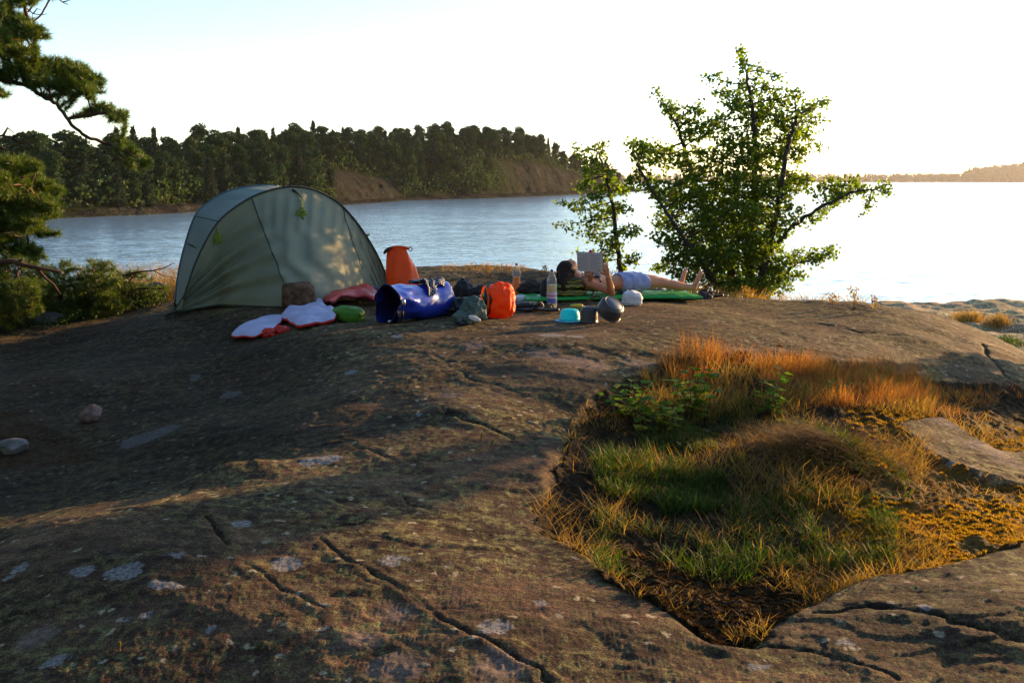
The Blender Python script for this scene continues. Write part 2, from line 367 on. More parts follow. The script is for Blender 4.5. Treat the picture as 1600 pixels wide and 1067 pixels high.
# ------------------------------------------------------------------ rock material
def rock_mat(name='granite', pit=True, tone=1.0, tint=(1, 1, 1), spec=.05):
    m = bpy.data.materials.new(name); m.use_nodes = True; nt = m.node_tree; N = nt.nodes; K = nt.links
    b = N['Principled BSDF']; tc = N.new('ShaderNodeTexCoord'); V = tc.outputs['Object']
    def noise(scale, detail=6, rough=.6, vec=None, st=None):
        n = N.new('ShaderNodeTexNoise'); n.inputs['Scale'].default_value = scale; n.inputs['Detail'].default_value = detail; n.inputs['Roughness'].default_value = rough
        v = vec or V
        if st:
            mp = N.new('ShaderNodeMapping'); mp.inputs['Scale'].default_value = st; mp.inputs['Rotation'].default_value = (0, 0, R(18)); K.new(v, mp.inputs[0]); v = mp.outputs[0]
        K.new(v, n.inputs['Vector']); return n.outputs[0]
    def ramp(src, stops):
        r = N.new('ShaderNodeValToRGB'); e = r.color_ramp.elements
        while len(e) < len(stops): e.new(.5)
        for i, (p, c) in enumerate(stops): e[i].position = p; e[i].color = (*c, 1) if len(c) == 3 else c
        K.new(src, r.inputs[0]); return r.outputs[0]
    def mixc(f, a, c, mode='MIX'):
        x = N.new('ShaderNodeMix'); x.data_type = 'RGBA'; x.blend_type = mode
        if isinstance(f, float): x.inputs[0].default_value = f
        else: K.new(f, x.inputs[0])
        for s, k in ((a, 6), (c, 7)):
            if isinstance(s, tuple): x.inputs[k].default_value = (*s, 1)
            else: K.new(s, x.inputs[k])
        return x.outputs[2]
    def math_(op, a, c=None):
        x = N.new('ShaderNodeMath'); x.operation = op
        for s, k in ((a, 0), (c, 1)):
            if s is None: continue
            if isinstance(s, (int, float)): x.inputs[k].default_value = s
            else: K.new(s, x.inputs[k])
        return x.outputs[0]
    def q(c): return tuple(x * tone * t for x, t in zip(c, tint))
    base = ramp(noise(1.3, 5), [(.3, q((.050, .038, .032))), (.5, q((.115, .082, .060))), (.7, q((.23, .155, .11)))])
    streak = ramp(noise(5, 6, .65, st=(.5, 2.6, 1)), [(.36, (.35, .35, .38)), (.55, (1, 1, 1)), (.72, (1.45, 1.38, 1.3))])
    base = mixc(.85, base, streak, 'MULTIPLY')
    # grey-green crust lichen
    gl = ramp(noise(19, 9, .75), [(.47, (0, 0, 0)), (.62, (1, 1, 1))])
    glm = ramp(noise(1.1, 3), [(.36, (.35, .35, .35)), (.58, (1, 1, 1))])
    f = math_('MULTIPLY', gl, glm)
    base = mixc(f, base, mixc(noise(20, 3), q((.11, .14, .06)), q((.50, .50, .22))))
    # black lichen
    bl = ramp(noise(27, 9, .8, st=(1, 1.3, 1)), [(.50, (0, 0, 0)), (.66, (1, 1, 1))])
    base = mixc(math_('MULTIPLY', bl, .55), base, q((.022, .020, .020)))
    # pale rosettes
    vo = N.new('ShaderNodeTexVoronoi'); vo.inputs['Scale'].default_value = 13; vo.inputs['Randomness'].default_value = 1
    wv = N.new('ShaderNodeVectorMath'); wv.operation = 'ADD'; nn = N.new('ShaderNodeTexNoise'); nn.inputs['Scale'].default_value = 22; nn.inputs['Detail'].default_value = 4; K.new(V, nn.inputs['Vector'])
    sc = N.new('ShaderNodeVectorMath'); sc.operation = 'SCALE'; sc.inputs['Scale'].default_value = .07; K.new(nn.outputs['Color'], sc.inputs[0]); K.new(V, wv.inputs[0]); K.new(sc.outputs[0], wv.inputs[1]); K.new(wv.outputs[0], vo.inputs['Vector'])
    sel = ramp(vo.outputs['Color'], [(.60, (0, 0, 0)), (.64, (1, 1, 1))])
    ro = ramp(vo.outputs['Distance'], [(.16, (1, 1, 1)), (.24, (0, 0, 0))])
    base = mixc(math_('MULTIPLY', math_('MULTIPLY', sel, ro), .75), base, q((.55, .55, .42)))
    gr = ramp(noise(160, 3), [(.40, (.45, .45, .45)), (.6, (1.5, 1.5, 1.5))]); base = mixc(.8, base, gr, 'MULTIPLY')
    if pit:
        at = N.new('ShaderNodeAttribute'); at.attribute_name = 'lichen'
        d = math_('ADD', at.outputs['Fac'], math_('MULTIPLY', math_('SUBTRACT', noise(20, 7, .72), .5), .15))
        lm = ramp(math_('MULTIPLY', d, 14), [(0, (1, 1, 1)), (.12, (0, 0, 0))])
        lc = ramp(noise(70, 4), [(.36, (.10, .095, .09)), (.6, (.29, .28, .28))])
        base = mixc(math_('MULTIPLY', lm, .92), base, lc)
        a3 = N.new('ShaderNodeAttribute'); a3.attribute_name = 'pale'
        d3 = math_('ADD', a3.outputs['Fac'], math_('MULTIPLY', math_('SUBTRACT', noise(9, 6, .65), .5), .30))
        pm = ramp(math_('MULTIPLY', d3, 6), [(0, (1, 1, 1)), (.4, (0, 0, 0))])
        base = mixc(math_('MULTIPLY', pm, .8), base, ramp(noise(40, 4), [(.35, (.10, .075, .063)), (.65, (.25, .19, .16))]))
        a4 = N.new('ShaderNodeAttribute'); a4.attribute_name = 'painted_shade'
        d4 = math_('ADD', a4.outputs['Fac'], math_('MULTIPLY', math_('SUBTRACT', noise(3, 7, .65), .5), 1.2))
        base = mixc(ramp(d4, [(.0, (.6, .6, .6)), (.5, (0, 0, 0))]), base, q((.030, .026, .021)))  # tree shade on the left slope, painted into the rock colour
        a2 = N.new('ShaderNodeAttribute'); a2.attribute_name = 'soil'
        d2 = math_('ADD', a2.outputs['Fac'], math_('MULTIPLY', math_('SUBTRACT', noise(11, 6, .65), .5), .22))
        sm = ramp(math_('ADD', math_('MULTIPLY', d2, 5), .5), [(.38, (1, 1, 1)), (.55, (0, 0, 0))])
        scol = ramp(noise(30, 6, .7), [(.3, (.018, .011, .006)), (.5, (.045, .028, .014)), (.7, (.10, .060, .028))])
        base = mixc(sm, base, scol)
    K.new(base, b.inputs['Base Color'])
    rr = ramp(noise(7, 5), [(.3, (.65, .65, .65)), (.7, (.95, .95, .95))]); K.new(rr, b.inputs['Roughness']); b.inputs['Specular IOR Level'].default_value = spec
    b1 = N.new('ShaderNodeBump'); b1.inputs['Strength'].default_value = .9; b1.inputs['Distance'].default_value = .016
    hsum = math_('ADD', noise(38, 8, .68, st=(.7, 1.5, 1)), math_('MULTIPLY', noise(150, 4, .6), .4))
    K.new(hsum, b1.inputs['Height']); K.new(b1.outputs[0], b.inputs['Normal'])
    return m
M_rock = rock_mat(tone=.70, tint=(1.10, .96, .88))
# ------------------------------------------------------------------ bedrock (adaptive polar grid, camera foot to shore)
NC, NR = 860, 640
th = np.r_[np.linspace(-80, -31, 50, endpoint=False), np.linspace(-31, 31, NC - 100, endpoint=False), np.linspace(31, 80, 50)] * np.pi / 180
rr_ = np.r_[np.geomspace(.7, 2.5, 20, endpoint=False), np.geomspace(2.5, 15.5, NR - 70, endpoint=False), np.geomspace(15.5, 30, 50)]
TH, RR = np.meshgrid(th, rr_); GX = (RR * np.sin(TH)).ravel(); GY = (RR * np.cos(TH)).ravel()
GZ = H(GX, GY)
def dist_field(spots):
    d = np.full(GX.shape, 9.)
    for (a, b_, r) in spots:
        p = march(a, b_, H0); rw = r * p.y / F
        d = np.minimum(d, np.hypot(GX - p.x, GY - p.y) - rw)
    return d
SPOTS = [(128,908,15),(195,912,25),(277,885,10),(446,889,22),(246,936,12),(274,933,9),(377,825,14),(612,876,17),(630,873,10),(776,987,24),(87,1055,16),(229,985,7),(200,990,5),(510,727,24),(480,733,14),
         (31,889,11),(225,683,34),(258,672,22),(205,692,16),(361,614,17),(548,589,10),(305,590,9),(1185,1055,14),(845,941,7),(700,884,5),(862,530,20),(900,533,14),(1490,722,12),(1230,886,8),(655,655,5),(740,648,5),(620,533,9),(1440,960,10),(330,1002,6),(15,905,8),(1320,1015,10)]
PALE = [(890,562,26),(930,572,20),(850,552,18),(990,568,18),(1160,548,10),(1230,585,12),(1440,600,16),(740,545,14),(1110,505,8),(1480,665,26),(1560,660,20),(1540,700,26),(1580,720,22),(700,620,10),(60,1010,10),(560,1010,14),(620,960,10),(780,1060,30),(620,1060,25)]
soil = poly_sd(GX, GY, PIT)
# needle litter and soil under the bushes on the left, and in the long hollow
hL = [march(a, b_, H0) for a, b_ in [(-200,560),(0,520),(90,500),(200,487),(262,474),(300,440)]]
LS = np.array([[p.x, p.y] for p in hL] + [[-1.6, 15.5], [-2, 24], [-16, 24], [-16, 6]])
soil = np.minimum(soil, poly_sd(GX, GY, LS))
hol = [march(a, b_, H0) for a, b_ in [(-150,640),(40,640),(140,670),(190,705),(120,722),(0,735),(-150,740)]]
soil = np.minimum(soil, poly_sd(GX, GY, np.array([[p.x, p.y] for p in hol])) * .6 + .05)
soil = np.minimum(soil, (GY < 0) * 1.0 + 1)
shade_edge = [march(a, b_, H0) for a, b_ in [(-200,560),(150,510),(330,500),(430,560),(470,640),(420,700),(250,760),(0,790),(-200,790)]]
painted_shade = poly_sd(GX, GY, np.array([[p.x, p.y] for p in shade_edge]))
i = np.arange(NR - 1 + (len(rr_) - NR))[:, None] * len(th); j = np.arange(len(th) - 1)[None, :]
gf = np.stack([i + j, i + j + 1, i + len(th) + j + 1, i + len(th) + j], -1).reshape(-1, 4)
bed = mesh('bedrock', np.stack([GX, GY, GZ], 1), gf, M_rock, attrs={'lichen': dist_field(SPOTS), 'pale': dist_field(PALE), 'soil': soil, 'painted_shade': painted_shade})
tag(bed, 'rounded granite slab with lichens and cracks under the camp', kind='structure')

# ------------------------------------------------------------------ water
def water_mat():
    m = bpy.data.materials.new('lake_water'); m.use_nodes = True; N = m.node_tree.nodes; K = m.node_tree.links; b = N['Principled BSDF']
    b.inputs['Base Color'].default_value = (.15, .25, .34, 1); b.inputs['Roughness'].default_value = .17; b.inputs['IOR'].default_value = 1.55; b.inputs['Specular IOR Level'].default_value = .5
    tc = N.new('ShaderNodeTexCoord')
    def nz(scale, st, rot, det=4):
        mp = N.new('ShaderNodeMapping'); mp.inputs['Scale'].default_value = st; mp.inputs['Rotation'].default_value = (0, 0, R(rot)); K.new(tc.outputs['Object'], mp.inputs[0])
        n = N.new('ShaderNodeTexNoise'); n.inputs['Scale'].default_value = scale; n.inputs['Detail'].default_value = det; n.inputs['Roughness'].default_value = .55; K.new(mp.outputs[0], n.inputs['Vector']); return n.outputs[0]
    a = nz(1.3, (.55, 1.3, 1), 14); c = nz(.28, (.6, 1.2, 1), -9, 3); e = nz(4, (.6, 1.5, 1), 24, 3)
    def mul(x, k):
        mm = N.new('ShaderNodeMath'); mm.operation = 'MULTIPLY'; mm.inputs[1].default_value = k; K.new(x, mm.inputs[0]); return mm.outputs[0]
    def add(x, y):
        mm = N.new('ShaderNodeMath'); mm.operation = 'ADD'; K.new(x, mm.inputs[0]); K.new(y, mm.inputs[1]); return mm.outputs[0]
    s = add(add(mul(a, 1.0), mul(c, 1.4)), mul(e, .30))
    def vm(op, x, y=None):
        q = N.new('ShaderNodeVectorMath'); q.operation = op; K.new(x, q.inputs[0])
        if isinstance(y, tuple): q.inputs[1].default_value = y
        elif y is not None: K.new(y, q.inputs[1])
        return q.outputs[0]
    def nc(scale, st, rot, det, amp, off):
        mp = N.new('ShaderNodeMapping'); mp.inputs['Location'].default_value = (off, off, off); mp.inputs['Scale'].default_value = st; mp.inputs['Rotation'].default_value = (0, 0, R(rot)); K.new(tc.outputs['Object'], mp.inputs[0])
        n = N.new('ShaderNodeTexNoise'); n.inputs['Scale'].default_value = scale; n.inputs['Detail'].default_value = det; n.inputs['Roughness'].default_value = .6; K.new(mp.outputs[0], n.inputs['Vector'])
        return vm('MULTIPLY', vm('SUBTRACT', n.outputs['Color'], (.5, .5, .5)), (amp, amp, 0))
    nn = vm('ADD', nc(1.7, (.5, 1.4, 1), 8, 3, .36, 0), nc(5.5, (.55, 1.4, 1), -14, 3, .33, 40)); nn = vm('ADD', nn, nc(.10, (.4, 1.6, 1), 10, 2, .10, 90))
    nn = vm('NORMALIZE', vm('ADD', nn, (0, 0, 1))); K.new(nn, b.inputs['Normal'])
    return m
M_water = water_mat()
wv_ = np.array([[-5600, -600, 0], [5600, -600, 0], [5600, 4600, 0], [-5600, 4600, 0]], float)
wo_ = mesh('water', wv_, np.array([[0, 1, 2, 3]]), M_water, smooth=False); tag(wo_, 'rippled pale lake water between the slab and the far shores', kind='structure')

# ------------------------------------------------------------------ low shore rocks on the right
M_rock2 = rock_mat('pale_granite', False, 2.6, (1.05, .95, .9))
def shore_h(x, y):
    z = -.6 + 1.98 * sstep(-.6, .5, x - .357 * y + .2 * np.sin(y)) * (1 - sstep(26.5, 29, y - .02 * (x - 12)))
    z = z + .16 * fbm(x * .22, y * .4, 3, 91) * sstep(0, 2, x - .357 * y) + .10 * (np.abs(fbm(x * .9, y * 1.6, 3, 92)) * 2 - .5)
    z = z - .9 * (1 - sstep(14.5, 17.5, y)) + .05 * fbm(x * 3, y * 3, 3, 93)
    z = z - .22 * np.exp(-((y - 21.5 - .3 * np.sin(x * .8)) / .35) ** 2)
    return z
X, Y = np.meshgrid(np.linspace(4.5, 24, 240), np.linspace(13.5, 31, 190)); nx = 240
i = np.arange(189)[:, None] * nx; j = np.arange(nx - 1)[None, :]
gq = np.stack([i + j, i + j + 1, i + nx + j + 1, i + nx + j], -1).reshape(-1, 4)
sr = mesh('shore_rock', np.stack([X.ravel(), Y.ravel(), shore_h(X, Y).ravel()], 1), gq, M_rock2); tag(sr, 'low pale sunlit rocks at the water edge on the right', kind='structure')

# ------------------------------------------------------------------ island across the water
SH = [(-1000,370),(-300,352),(60,343),(100,341),(200,337),(300,331),(430,326),(540,320),(640,313),(760,310),(860,306),(940,302),(1010,299)]
SW = np.array([[PZ(a, b_, 0).x, PZ(a, b_, 0).y] for a, b_ in SH]); SPXs = np.array([a for a, b_ in SH], float)
seg = np.r_[0, np.cumsum(np.linalg.norm(np.diff(SW, axis=0), axis=1))]; SL = seg[-1]
def shore(s):
    x = np.interp(s, seg, SW[:, 0]); y = np.interp(s, seg, SW[:, 1]); return x, y, np.interp(s, seg, SPXs)
NV = np.array([-.45, 1.0]); NV = NV / np.linalg.norm(NV)
def isl_h(s, d):
    x, y, px = shore(s)
    hm = np.interp(px, [-1000, 0, 200, 330, 450, 540, 640, 760, 860, 900, 950, 1010], [4, 2.6, 3.0, 4.8, 6.2, 7.8, 10.2, 13.2, 12.8, 11.2, 7, 0.5])
    Ls = np.interp(px, [0, 300, 540, 600, 700, 780, 860, 950], [22, 26, 14, 16, 17, 9, 7, 9])
    low = np.interp(px, [0, 60, 300, 400, 640, 860], [.5, .7, .7, .3, .4, .8])
    rock = low * sstep(-1, 2.5, d)
    z = -1.2 + 1.2 * sstep(-4, 0, d) + rock + hm * (1 - np.exp(-np.maximum(d - 4, 0) / Ls)) * (1 - .35 * sstep(60, 150, d))
    z = z + (.6 * fbm(s * .08, d * .1, 3, 71) + .35 * (np.abs(fbm(s * .12 + z * .25, z * .5 + s * .04, 4, 72)) * 2 - .4) + .25 * fbm(s * .5, z * 1.2, 3, 74)) * sstep(0, 6, d) + .55 * np.abs(fbm(s * .55, d * .7, 3, 75)) * np.exp(-((d - 2) / 4) ** 2) + .12 * fbm(s * .8, d * .8, 2, 73) * sstep(-1, 1, d)
    return z
S_, D_ = np.meshgrid(np.linspace(0, SL, 520), np.r_[np.linspace(-5, 12, 50, endpoint=False), np.linspace(12, 150, 60)]); ns = 520
xs, ys, pxs = shore(S_); IX = xs + NV[0] * D_ + .9 * fbm(S_ * .15, D_ * .1, 3, 70) * NV[0]; IY = ys + NV[1] * D_ + 2.5 * fbm(S_ * .15, D_ * .1, 3, 70) * NV[1]
IZ = isl_h(S_, D_)
i = np.arange(S_.shape[0] - 1)[:, None] * ns; j = np.arange(ns - 1)[None, :]
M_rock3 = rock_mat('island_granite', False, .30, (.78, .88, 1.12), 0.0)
def isl_mat():
    m = M_rock3.copy(); m.name = 'island_ground'; N = m.node_tree.nodes; K = m.node_tree.links; b = N['Principled BSDF']
    src = b.inputs['Base Color'].links[0].from_socket; a = N.new('ShaderNodeAttribute'); a.attribute_name = 'heath'
    x = N.new('ShaderNodeMix'); x.data_type = 'RGBA'; K.new(a.outputs['Fac'], x.inputs[0]); K.new(src, x.inputs[6]); x.inputs[7].default_value = (.022, .028, .012, 1); K.new(x.outputs[2], b.inputs['Base Color'])
    for n in N:
        if n.type == 'TEX_NOISE': n.inputs['Scale'].default_value *= .12
        if n.type == 'TEX_VORONOI': n.inputs['Scale'].default_value *= .12
        if n.type == 'BUMP': n.inputs['Distance'].default_value = .35
    return m
def barren(px, d):   # bare rock faces
    a = sstep(530, 545, px) * (1 - sstep(615, 665, px)) * (1 - sstep(26 , 34, d + (px - 540) * .18))
    c = sstep(770, 840, px) * (1 - sstep(11, 15, d)) ; e = 1 - sstep(3.0, 5.5, d) * 1.0
    return np.maximum(np.maximum(a, c), e * sstep(100, 140, px) * .9 + e * .3)
heath = 1 - np.clip(barren(pxs, D_), 0, 1)
isl = mesh('island', np.stack([IX.ravel(), IY.ravel(), IZ.ravel()], 1), np.stack([i + j, i + j + 1, i + ns + j + 1, i + ns + j], -1).reshape(-1, 4), isl_mat(), attrs={'heath': heath.ravel()})
tag(isl, 'wooded granite island across the sound', kind='structure')

# island trees
M_pineF = mat('far_pine_needles', (.024, .052, .014), .8, .2, island=.45, trans=.12)
M_spruceF = mat('far_spruce_needles', (.018, .034, .014), .8, .2, island=.35, trans=.08)
M_birchF = mat('far_broadleaf', (.045, .075, .02), .8, .2, island=.4, trans=.2)
M_pbark = mat('pine_bark', (.10, .058, .036), .9, .2, var=.4, vscale=6, bump=.6, bscale=18)
def far_pine(kind, seed):
    r = np.random.default_rng(seed); h = r.uniform(8.2, 10.2)
    t = MB(); bend = r.uniform(-.5, .5, 2); zz = np.linspace(0, h * .93, 7)
    def axis(z): q = z / h; return np.stack([bend[0] * q * q, bend[1] * q * q, z], -1)
    loft(t, axis(zz), np.interp(zz, [0, h], [.20, .05]), (1, 0, 0), 7)
    c = MB(); C = []; 
    if kind == 'pine':
        nb = 24
        for k in range(nb):
            q = r.uniform(.30, 1.0) if k else 1.0; zc = h * q; rad = (1.9 * (1 - abs(q - .66) * 1.5)) * r.uniform(.6, 1.25); az = r.uniform(0, 6.28)
            off = rad * r.uniform(.3, .95); ctr = axis(np.array([zc]))[0] + np.array([math.cos(az) * off, math.sin(az) * off, -.1])
            if k == 0: ctr = axis(np.array([h]))[0] - np.array([0, 0, .4])
            sz = r.uniform(.75, 1.25); n = 150
            u = r.normal(size=(n, 3)); u /= np.linalg.norm(u, axis=1)[:, None]; u *= r.uniform(.5, 1, (n, 1)) ** .5
            C.append(ctr + u * np.array([sz, sz, sz * .5]))
            edges_tubes(t, [axis(np.array([zc - .8]))[0]], [ctr], [.05], [.02], 4)
        L = .38
    elif kind == 'spruce':
        for k in range(26):
            q = k / 25; zc = h * (.12 + .88 * q); rad = 1.9 * (1 - q) + .12; n = int(40 + 90 * (1 - q))
            az = r.uniform(0, 6.28, n); rr = rad * r.uniform(.25, 1, n); C.append(np.stack([np.cos(az) * rr, np.sin(az) * rr, zc - rr * .35 + r.normal(size=n) * .12], 1))
        L = .32
    else:
        for k in range(22):
            q = r.uniform(.3, 1); zc = h * .85 * q; rad = 1.9 * math.sin(math.pi * min(1, q * .85 + .1)); az = r.uniform(0, 6.28); off = rad * r.uniform(.2, .8); n = 130; sz = r.uniform(.6, 1.0)
            u = r.normal(size=(n, 3)); u /= np.linalg.norm(u, axis=1)[:, None]; C.append(np.array([math.cos(az) * off, math.sin(az) * off, zc]) + u * sz * r.uniform(.6, 1, (n, 1)))
        L = .30
    C = np.concatenate(C); n = len(C); D = rand_unit(n); D[:, 2] = np.abs(D[:, 2]) * .6
    leaves(c, C, D, rand_unit(n), rng.uniform(.7, 1.3, n) * L, rng.uniform(.5, .9, n) * L, .2)
    return h, t, c
protos = []
for kind, seed, mm in [('pine', 1, M_pineF), ('pine', 2, M_pineF), ('pine', 3, M_pineF), ('pine', 4, M_pineF), ('spruce', 5, M_spruceF), ('spruce', 6, M_spruceF), ('broad', 7, M_birchF), ('broad', 8, M_birchF)]:
    h, t, c = far_pine(kind, seed)
    tm = t.build('trunk', M_pbark); cm = c.build('crown', mm, smooth=False); protos.append((kind, h, tm.data, cm.data)); bpy.data.objects.remove(tm); bpy.data.objects.remove(cm)
LAB = {'pine': ('dark pine in the dense wood on the island', 'pine_tree', 'pine tree', 'pines in the wood on the island'),
       'spruce': ('narrow spruce among the pines of the island wood', 'spruce_tree', 'spruce tree', 'spruces among the pines on the island'),
       'broad': ('rounder leafy tree among the pines of the island wood', 'leafy_tree', 'tree', 'leafy trees among the pines on the island')}
def far_tree(k, loc, sc, rz, label=None, group=None):
    kind, h, td, cd = protos[k]; lb = LAB[kind]
    o = empty(lb[1], loc, label or lb[0], lb[2], rz, group if label else lb[3]); o.scale = (sc[0], sc[0], sc[1])
    for nm, d in (('trunk', td), ('crown', cd)):
        c = bpy.data.objects.new(nm, d); COL.objects.link(c); c.parent = o
    return o
placed = []; tr = np.random.default_rng(21); cnt = 0
tries = 0
while cnt < 420 and tries < 30000:
    tries += 1
    s = tr.uniform(seg[1], SL - 6); d = 4.5 + 75 * tr.uniform() ** 1.5
    x, y, px = shore(s)
    pxx = 800 + F * (x + NV[0] * d) / (y + NV[1] * d)
    if pxx < -60 or pxx > 1000: continue
    if barren(px, d) > .4 and tr.uniform() > .02: continue
    if px > 905 and d > 25: continue
    if px > 790 and d < 14.5 and tr.uniform() > .06: continue
    wx, wy = float(x + NV[0] * d), float(y + NV[1] * d)
    mind = 3.0 if d < 30 else 4.0
    if any((wx - a) ** 2 + (wy - b_) ** 2 < mind * mind for a, b_ in placed): continue
    placed.append((wx, wy)); cnt += 1
    z = float(isl_h(s, d)) - .3
    u = tr.uniform()
    k = tr.integers(0, 4) if u < .70 else (tr.integers(4, 6) if u < .86 else tr.integers(6, 8))
    sc = tr.uniform(.55, 1.04) * (.72 if d < 9 else 1) * (1.0 if px < 640 else .86)
    if 4 <= k < 6: sc = min(sc * 1.12, 1.08)
    far_tree(int(k), (wx, wy, z), (sc * (tr.uniform(.95, 1.25) if k < 4 or k > 5 else tr.uniform(.95, 1.25)), sc), tr.uniform(0, 6.28))
# the pointed spruce that stands out of the skyline
for (px_, top, Y_, lab) in [(240, 203, 165, 'dark pointed spruce standing tallest on the island skyline left of the tent'), (372, 202, 190, 'thin spruce top poking above the wood behind the tent')]:
    p = P(px_, top, Y_); far_tree(4, (p.x, p.y, p.z - 11.2), (1.15, 11.2 / protos[4][1]), .4, lab)
# undergrowth and shrubs closing the wood near its floor: nobody could count these
ug = MB(); n = 36000; s = rng.uniform(0, SL, n); d = 4 + 60 * rng.uniform(size=n) ** 1.6; x, y, px = shore(s)
ok = (barren(px, d) < rng.uniform(.3, .6, n)) & ~((px > 800) & (d < 15)); s, d, x, y = s[ok], d[ok], x[ok], y[ok]
clump = np.clip(fbm(s * .3, d * .3, 2, 77) + .55, .1, 1.3)
C = np.stack([x + NV[0] * d, y + NV[1] * d, isl_h(s, d) + rng.uniform(0, 4.4, len(s)) * clump], 1)
leaves(ug, C, rand_unit(len(C)), rand_unit(len(C)), rng.uniform(.4, .8, len(C)), rng.uniform(.35, .6, len(C)))
tag(ug.build('undergrowth', M_birchF, smooth=False), 'dark shrubs and low branches under the island pines', 'undergrowth', kind='stuff')

# ------------------------------------------------------------------ far mainland to the right, faded by the haze
def far_ridge(px):
    return np.interp(px, [300, 900, 1000, 1280, 1380, 1400, 1440, 1500, 1540, 1600, 1700, 2000, 2600], [4, 8, 10, 10, 8, 9, 11, 12, 22, 34, 40, 30, 20])
M_far = mat('far_hill_grass', (.10, .085, .04), .95, .1, var=.4, vscale=.01)
pxv = np.linspace(200, 2800, 500); rows = []
for k, (Yk, f) in enumerate([(2640, -.05), (2660, .03), (2700, .07), (2800, .3), (2950, .8), (3150, 1.0), (3500, .8), (4000, .3), (4400, 0.05)]):
    xk = (pxv - 800) / F * Yk; rows.append(np.stack([xk, np.full(500, Yk) + 25 * fbm(pxv * .01, pxv * 0, 3, 5), far_ridge(pxv) * f + (4 * fbm(pxv * .02, pxv * 0 + k, 3, 9) if f > .2 else 0)], 1))
V = np.concatenate(rows); i = np.arange(8)[:, None] * 500; j = np.arange(499)[None, :]
tag(mesh('mainland', V, np.stack([i + j, i + j + 1, i + 500 + j + 1, i + 500 + j], -1).reshape(-1, 4), M_far), 'low far mainland with fields and wooded hills', kind='structure')
M_farT = mat('far_wood', (.045, .05, .022), .9, .1, island=.3)
ft = MB(); n = 2300; pxr = rng.uniform(850, 1750, n); f = rng.uniform(0, 1, n); keep = (rng.uniform(size=n) < np.interp(pxr, [850, 1380, 1400, 1450, 1540, 1600, 1700], [.25, .25, .7, .6, .9, 1, 1]) * np.interp(f, [0, .1, .3, 1], [1, .3, 1, 1]))
pxr, f = pxr[keep], f[keep]; Yk = 2690 + f * 420; zk = np.interp(Yk, [2640, 2700, 2800, 2950, 3150], [0, .07, .3, .8, 1.0]) * far_ridge(pxr)
u8 = rand_unit(26)
for a, Y1, z1, f1 in zip(pxr, Yk, zk, f):
    hgt = rng.uniform(11, 20) * (.8 + .5 * (a > 1500)); w = hgt * rng.uniform(.45, .8)
    C = np.array([(a - 800) / F * Y1, Y1, z1 + hgt * .5]) + u8 * np.array([w * .6, w * .6, hgt * .5]) * rng.uniform(.7, 1.1, (26, 1))
    leaves(ft, C, rand_unit(26), rand_unit(26), w * .55, w * .5)
tag(ft.build('far_wood', M_farT, smooth=False), 'hazy golden tree line on the far mainland at right', 'wood', kind='stuff')

# unseen pines added behind and left of the camera to block sky light
for k, (x, y, sc) in enumerate([(-11, 4, 1.0), (-13, 9, 1.1), (-9.5, -1, 1.0), (-15, 14, 1.0), (-6, -7, 1.1), (-2, -10, 1.0), (3, -9, 1.15), (8, -10, 1.0), (-12, -5, 1.15), (13, -8, 1.0), (-17, 2, 1.2), (0, -14, 1.2), (-8, -13, 1.1), (6, -15, 1.2), (16, -3, .9)]):
    far_tree(k % 4, (x, y, float(H0(x, y)) * (y > -2) + 1.5 * (y <= -2) - .2), (sc * 1.3, sc), k * 1.7, 'unseen tall pine added outside the view to block sky light', 'unseen pines added to block sky light')
t_ = LAB['broad']; far_tree(6, (7.4, 11.1, 1.7), (.27, .50), 1.0, 'leafy tree on the shore rock just outside the right edge')

# ------------------------------------------------------------------ near trees grown by space colonisation
def colonize(seeds, attr, step, kill, infl, iters=90, grav=0.0):
    """seeds: list of (points list, parent index or None). returns positions, parents"""
    pos = []; par = []
    for pl, root in seeds:
        prev = root if root is not None else -1
        for a, b_ in zip(pl[:-1], pl[1:]):
            a = np.array(a); b_ = np.array(b_); m = max(1, int(np.linalg.norm(b_ - a) / step))
            if prev < 0: pos.append(a); par.append(-1); prev = len(pos) - 1
            for k in range(1, m + 1):
                pos.append(a + (b_ - a) * k / m + rng.normal(size=3) * step * .13 * (k < m)); par.append(prev); prev = len(pos) - 1
    pos = [np.array(p) for p in pos]; att = attr.copy()
    Pn = np.array(pos); near = np.full(len(att), 1e9); ni = np.zeros(len(att), int); done = 0
    for it in range(iters):
        new = Pn[done:]
        if len(new) == 0 or len(att) == 0: break
        for c0 in range(0, len(new), 400):
            dd = np.linalg.norm(att[:, None, :] - new[None, c0:c0 + 400, :], axis=2); m = dd.argmin(1); v = dd[np.arange(len(att)), m]
            u = v < near; near[u] = v[u]; ni[u] = m[u] + done + c0
        done = len(Pn)
        k = near > kill; att, near, ni = att[k], near[k], ni[k]
        act = near < infl
        if not act.any(): break
        idx = np.unique(ni[act]); add = []
        for q in idx:
            v = att[(ni == q) & act] - Pn[q]; v = (v / np.linalg.norm(v, axis=1)[:, None]).mean(0); v += rng.normal(size=3) * .12; v[2] -= grav
            v /= np.linalg.norm(v) + 1e-9; add.append(Pn[q] + v * step); par.append(int(q))
        Pn = np.vstack([Pn, add])
    return Pn, np.array(par)
def tree_data(Pn, par, rmin, rmax, expo=2.2):
    n = len(Pn); w = np.zeros(n); ch = np.zeros(n, int); depth = np.zeros(n, int)
    for i_ in range(n - 1, -1, -1):
        if ch[i_] == 0: w[i_] = 1
        p = par[i_]
        if p >= 0: w[p] += w[i_]; ch[p] += 1
    r = rmin * w ** (1 / expo); r = r * min(1, rmax / r.max()); return w, ch, np.maximum(r, rmin)
def branch_mesh(mb, Pn, par, r, sel=None, n=5):
    m = par >= 0
    if sel is not None: m = m & sel
    i_ = np.nonzero(m)[0]; edges_tubes(mb, Pn[par[i_]], Pn[i_], np.minimum(r[par[i_]], r[i_] * 1.6), r[i_], n)
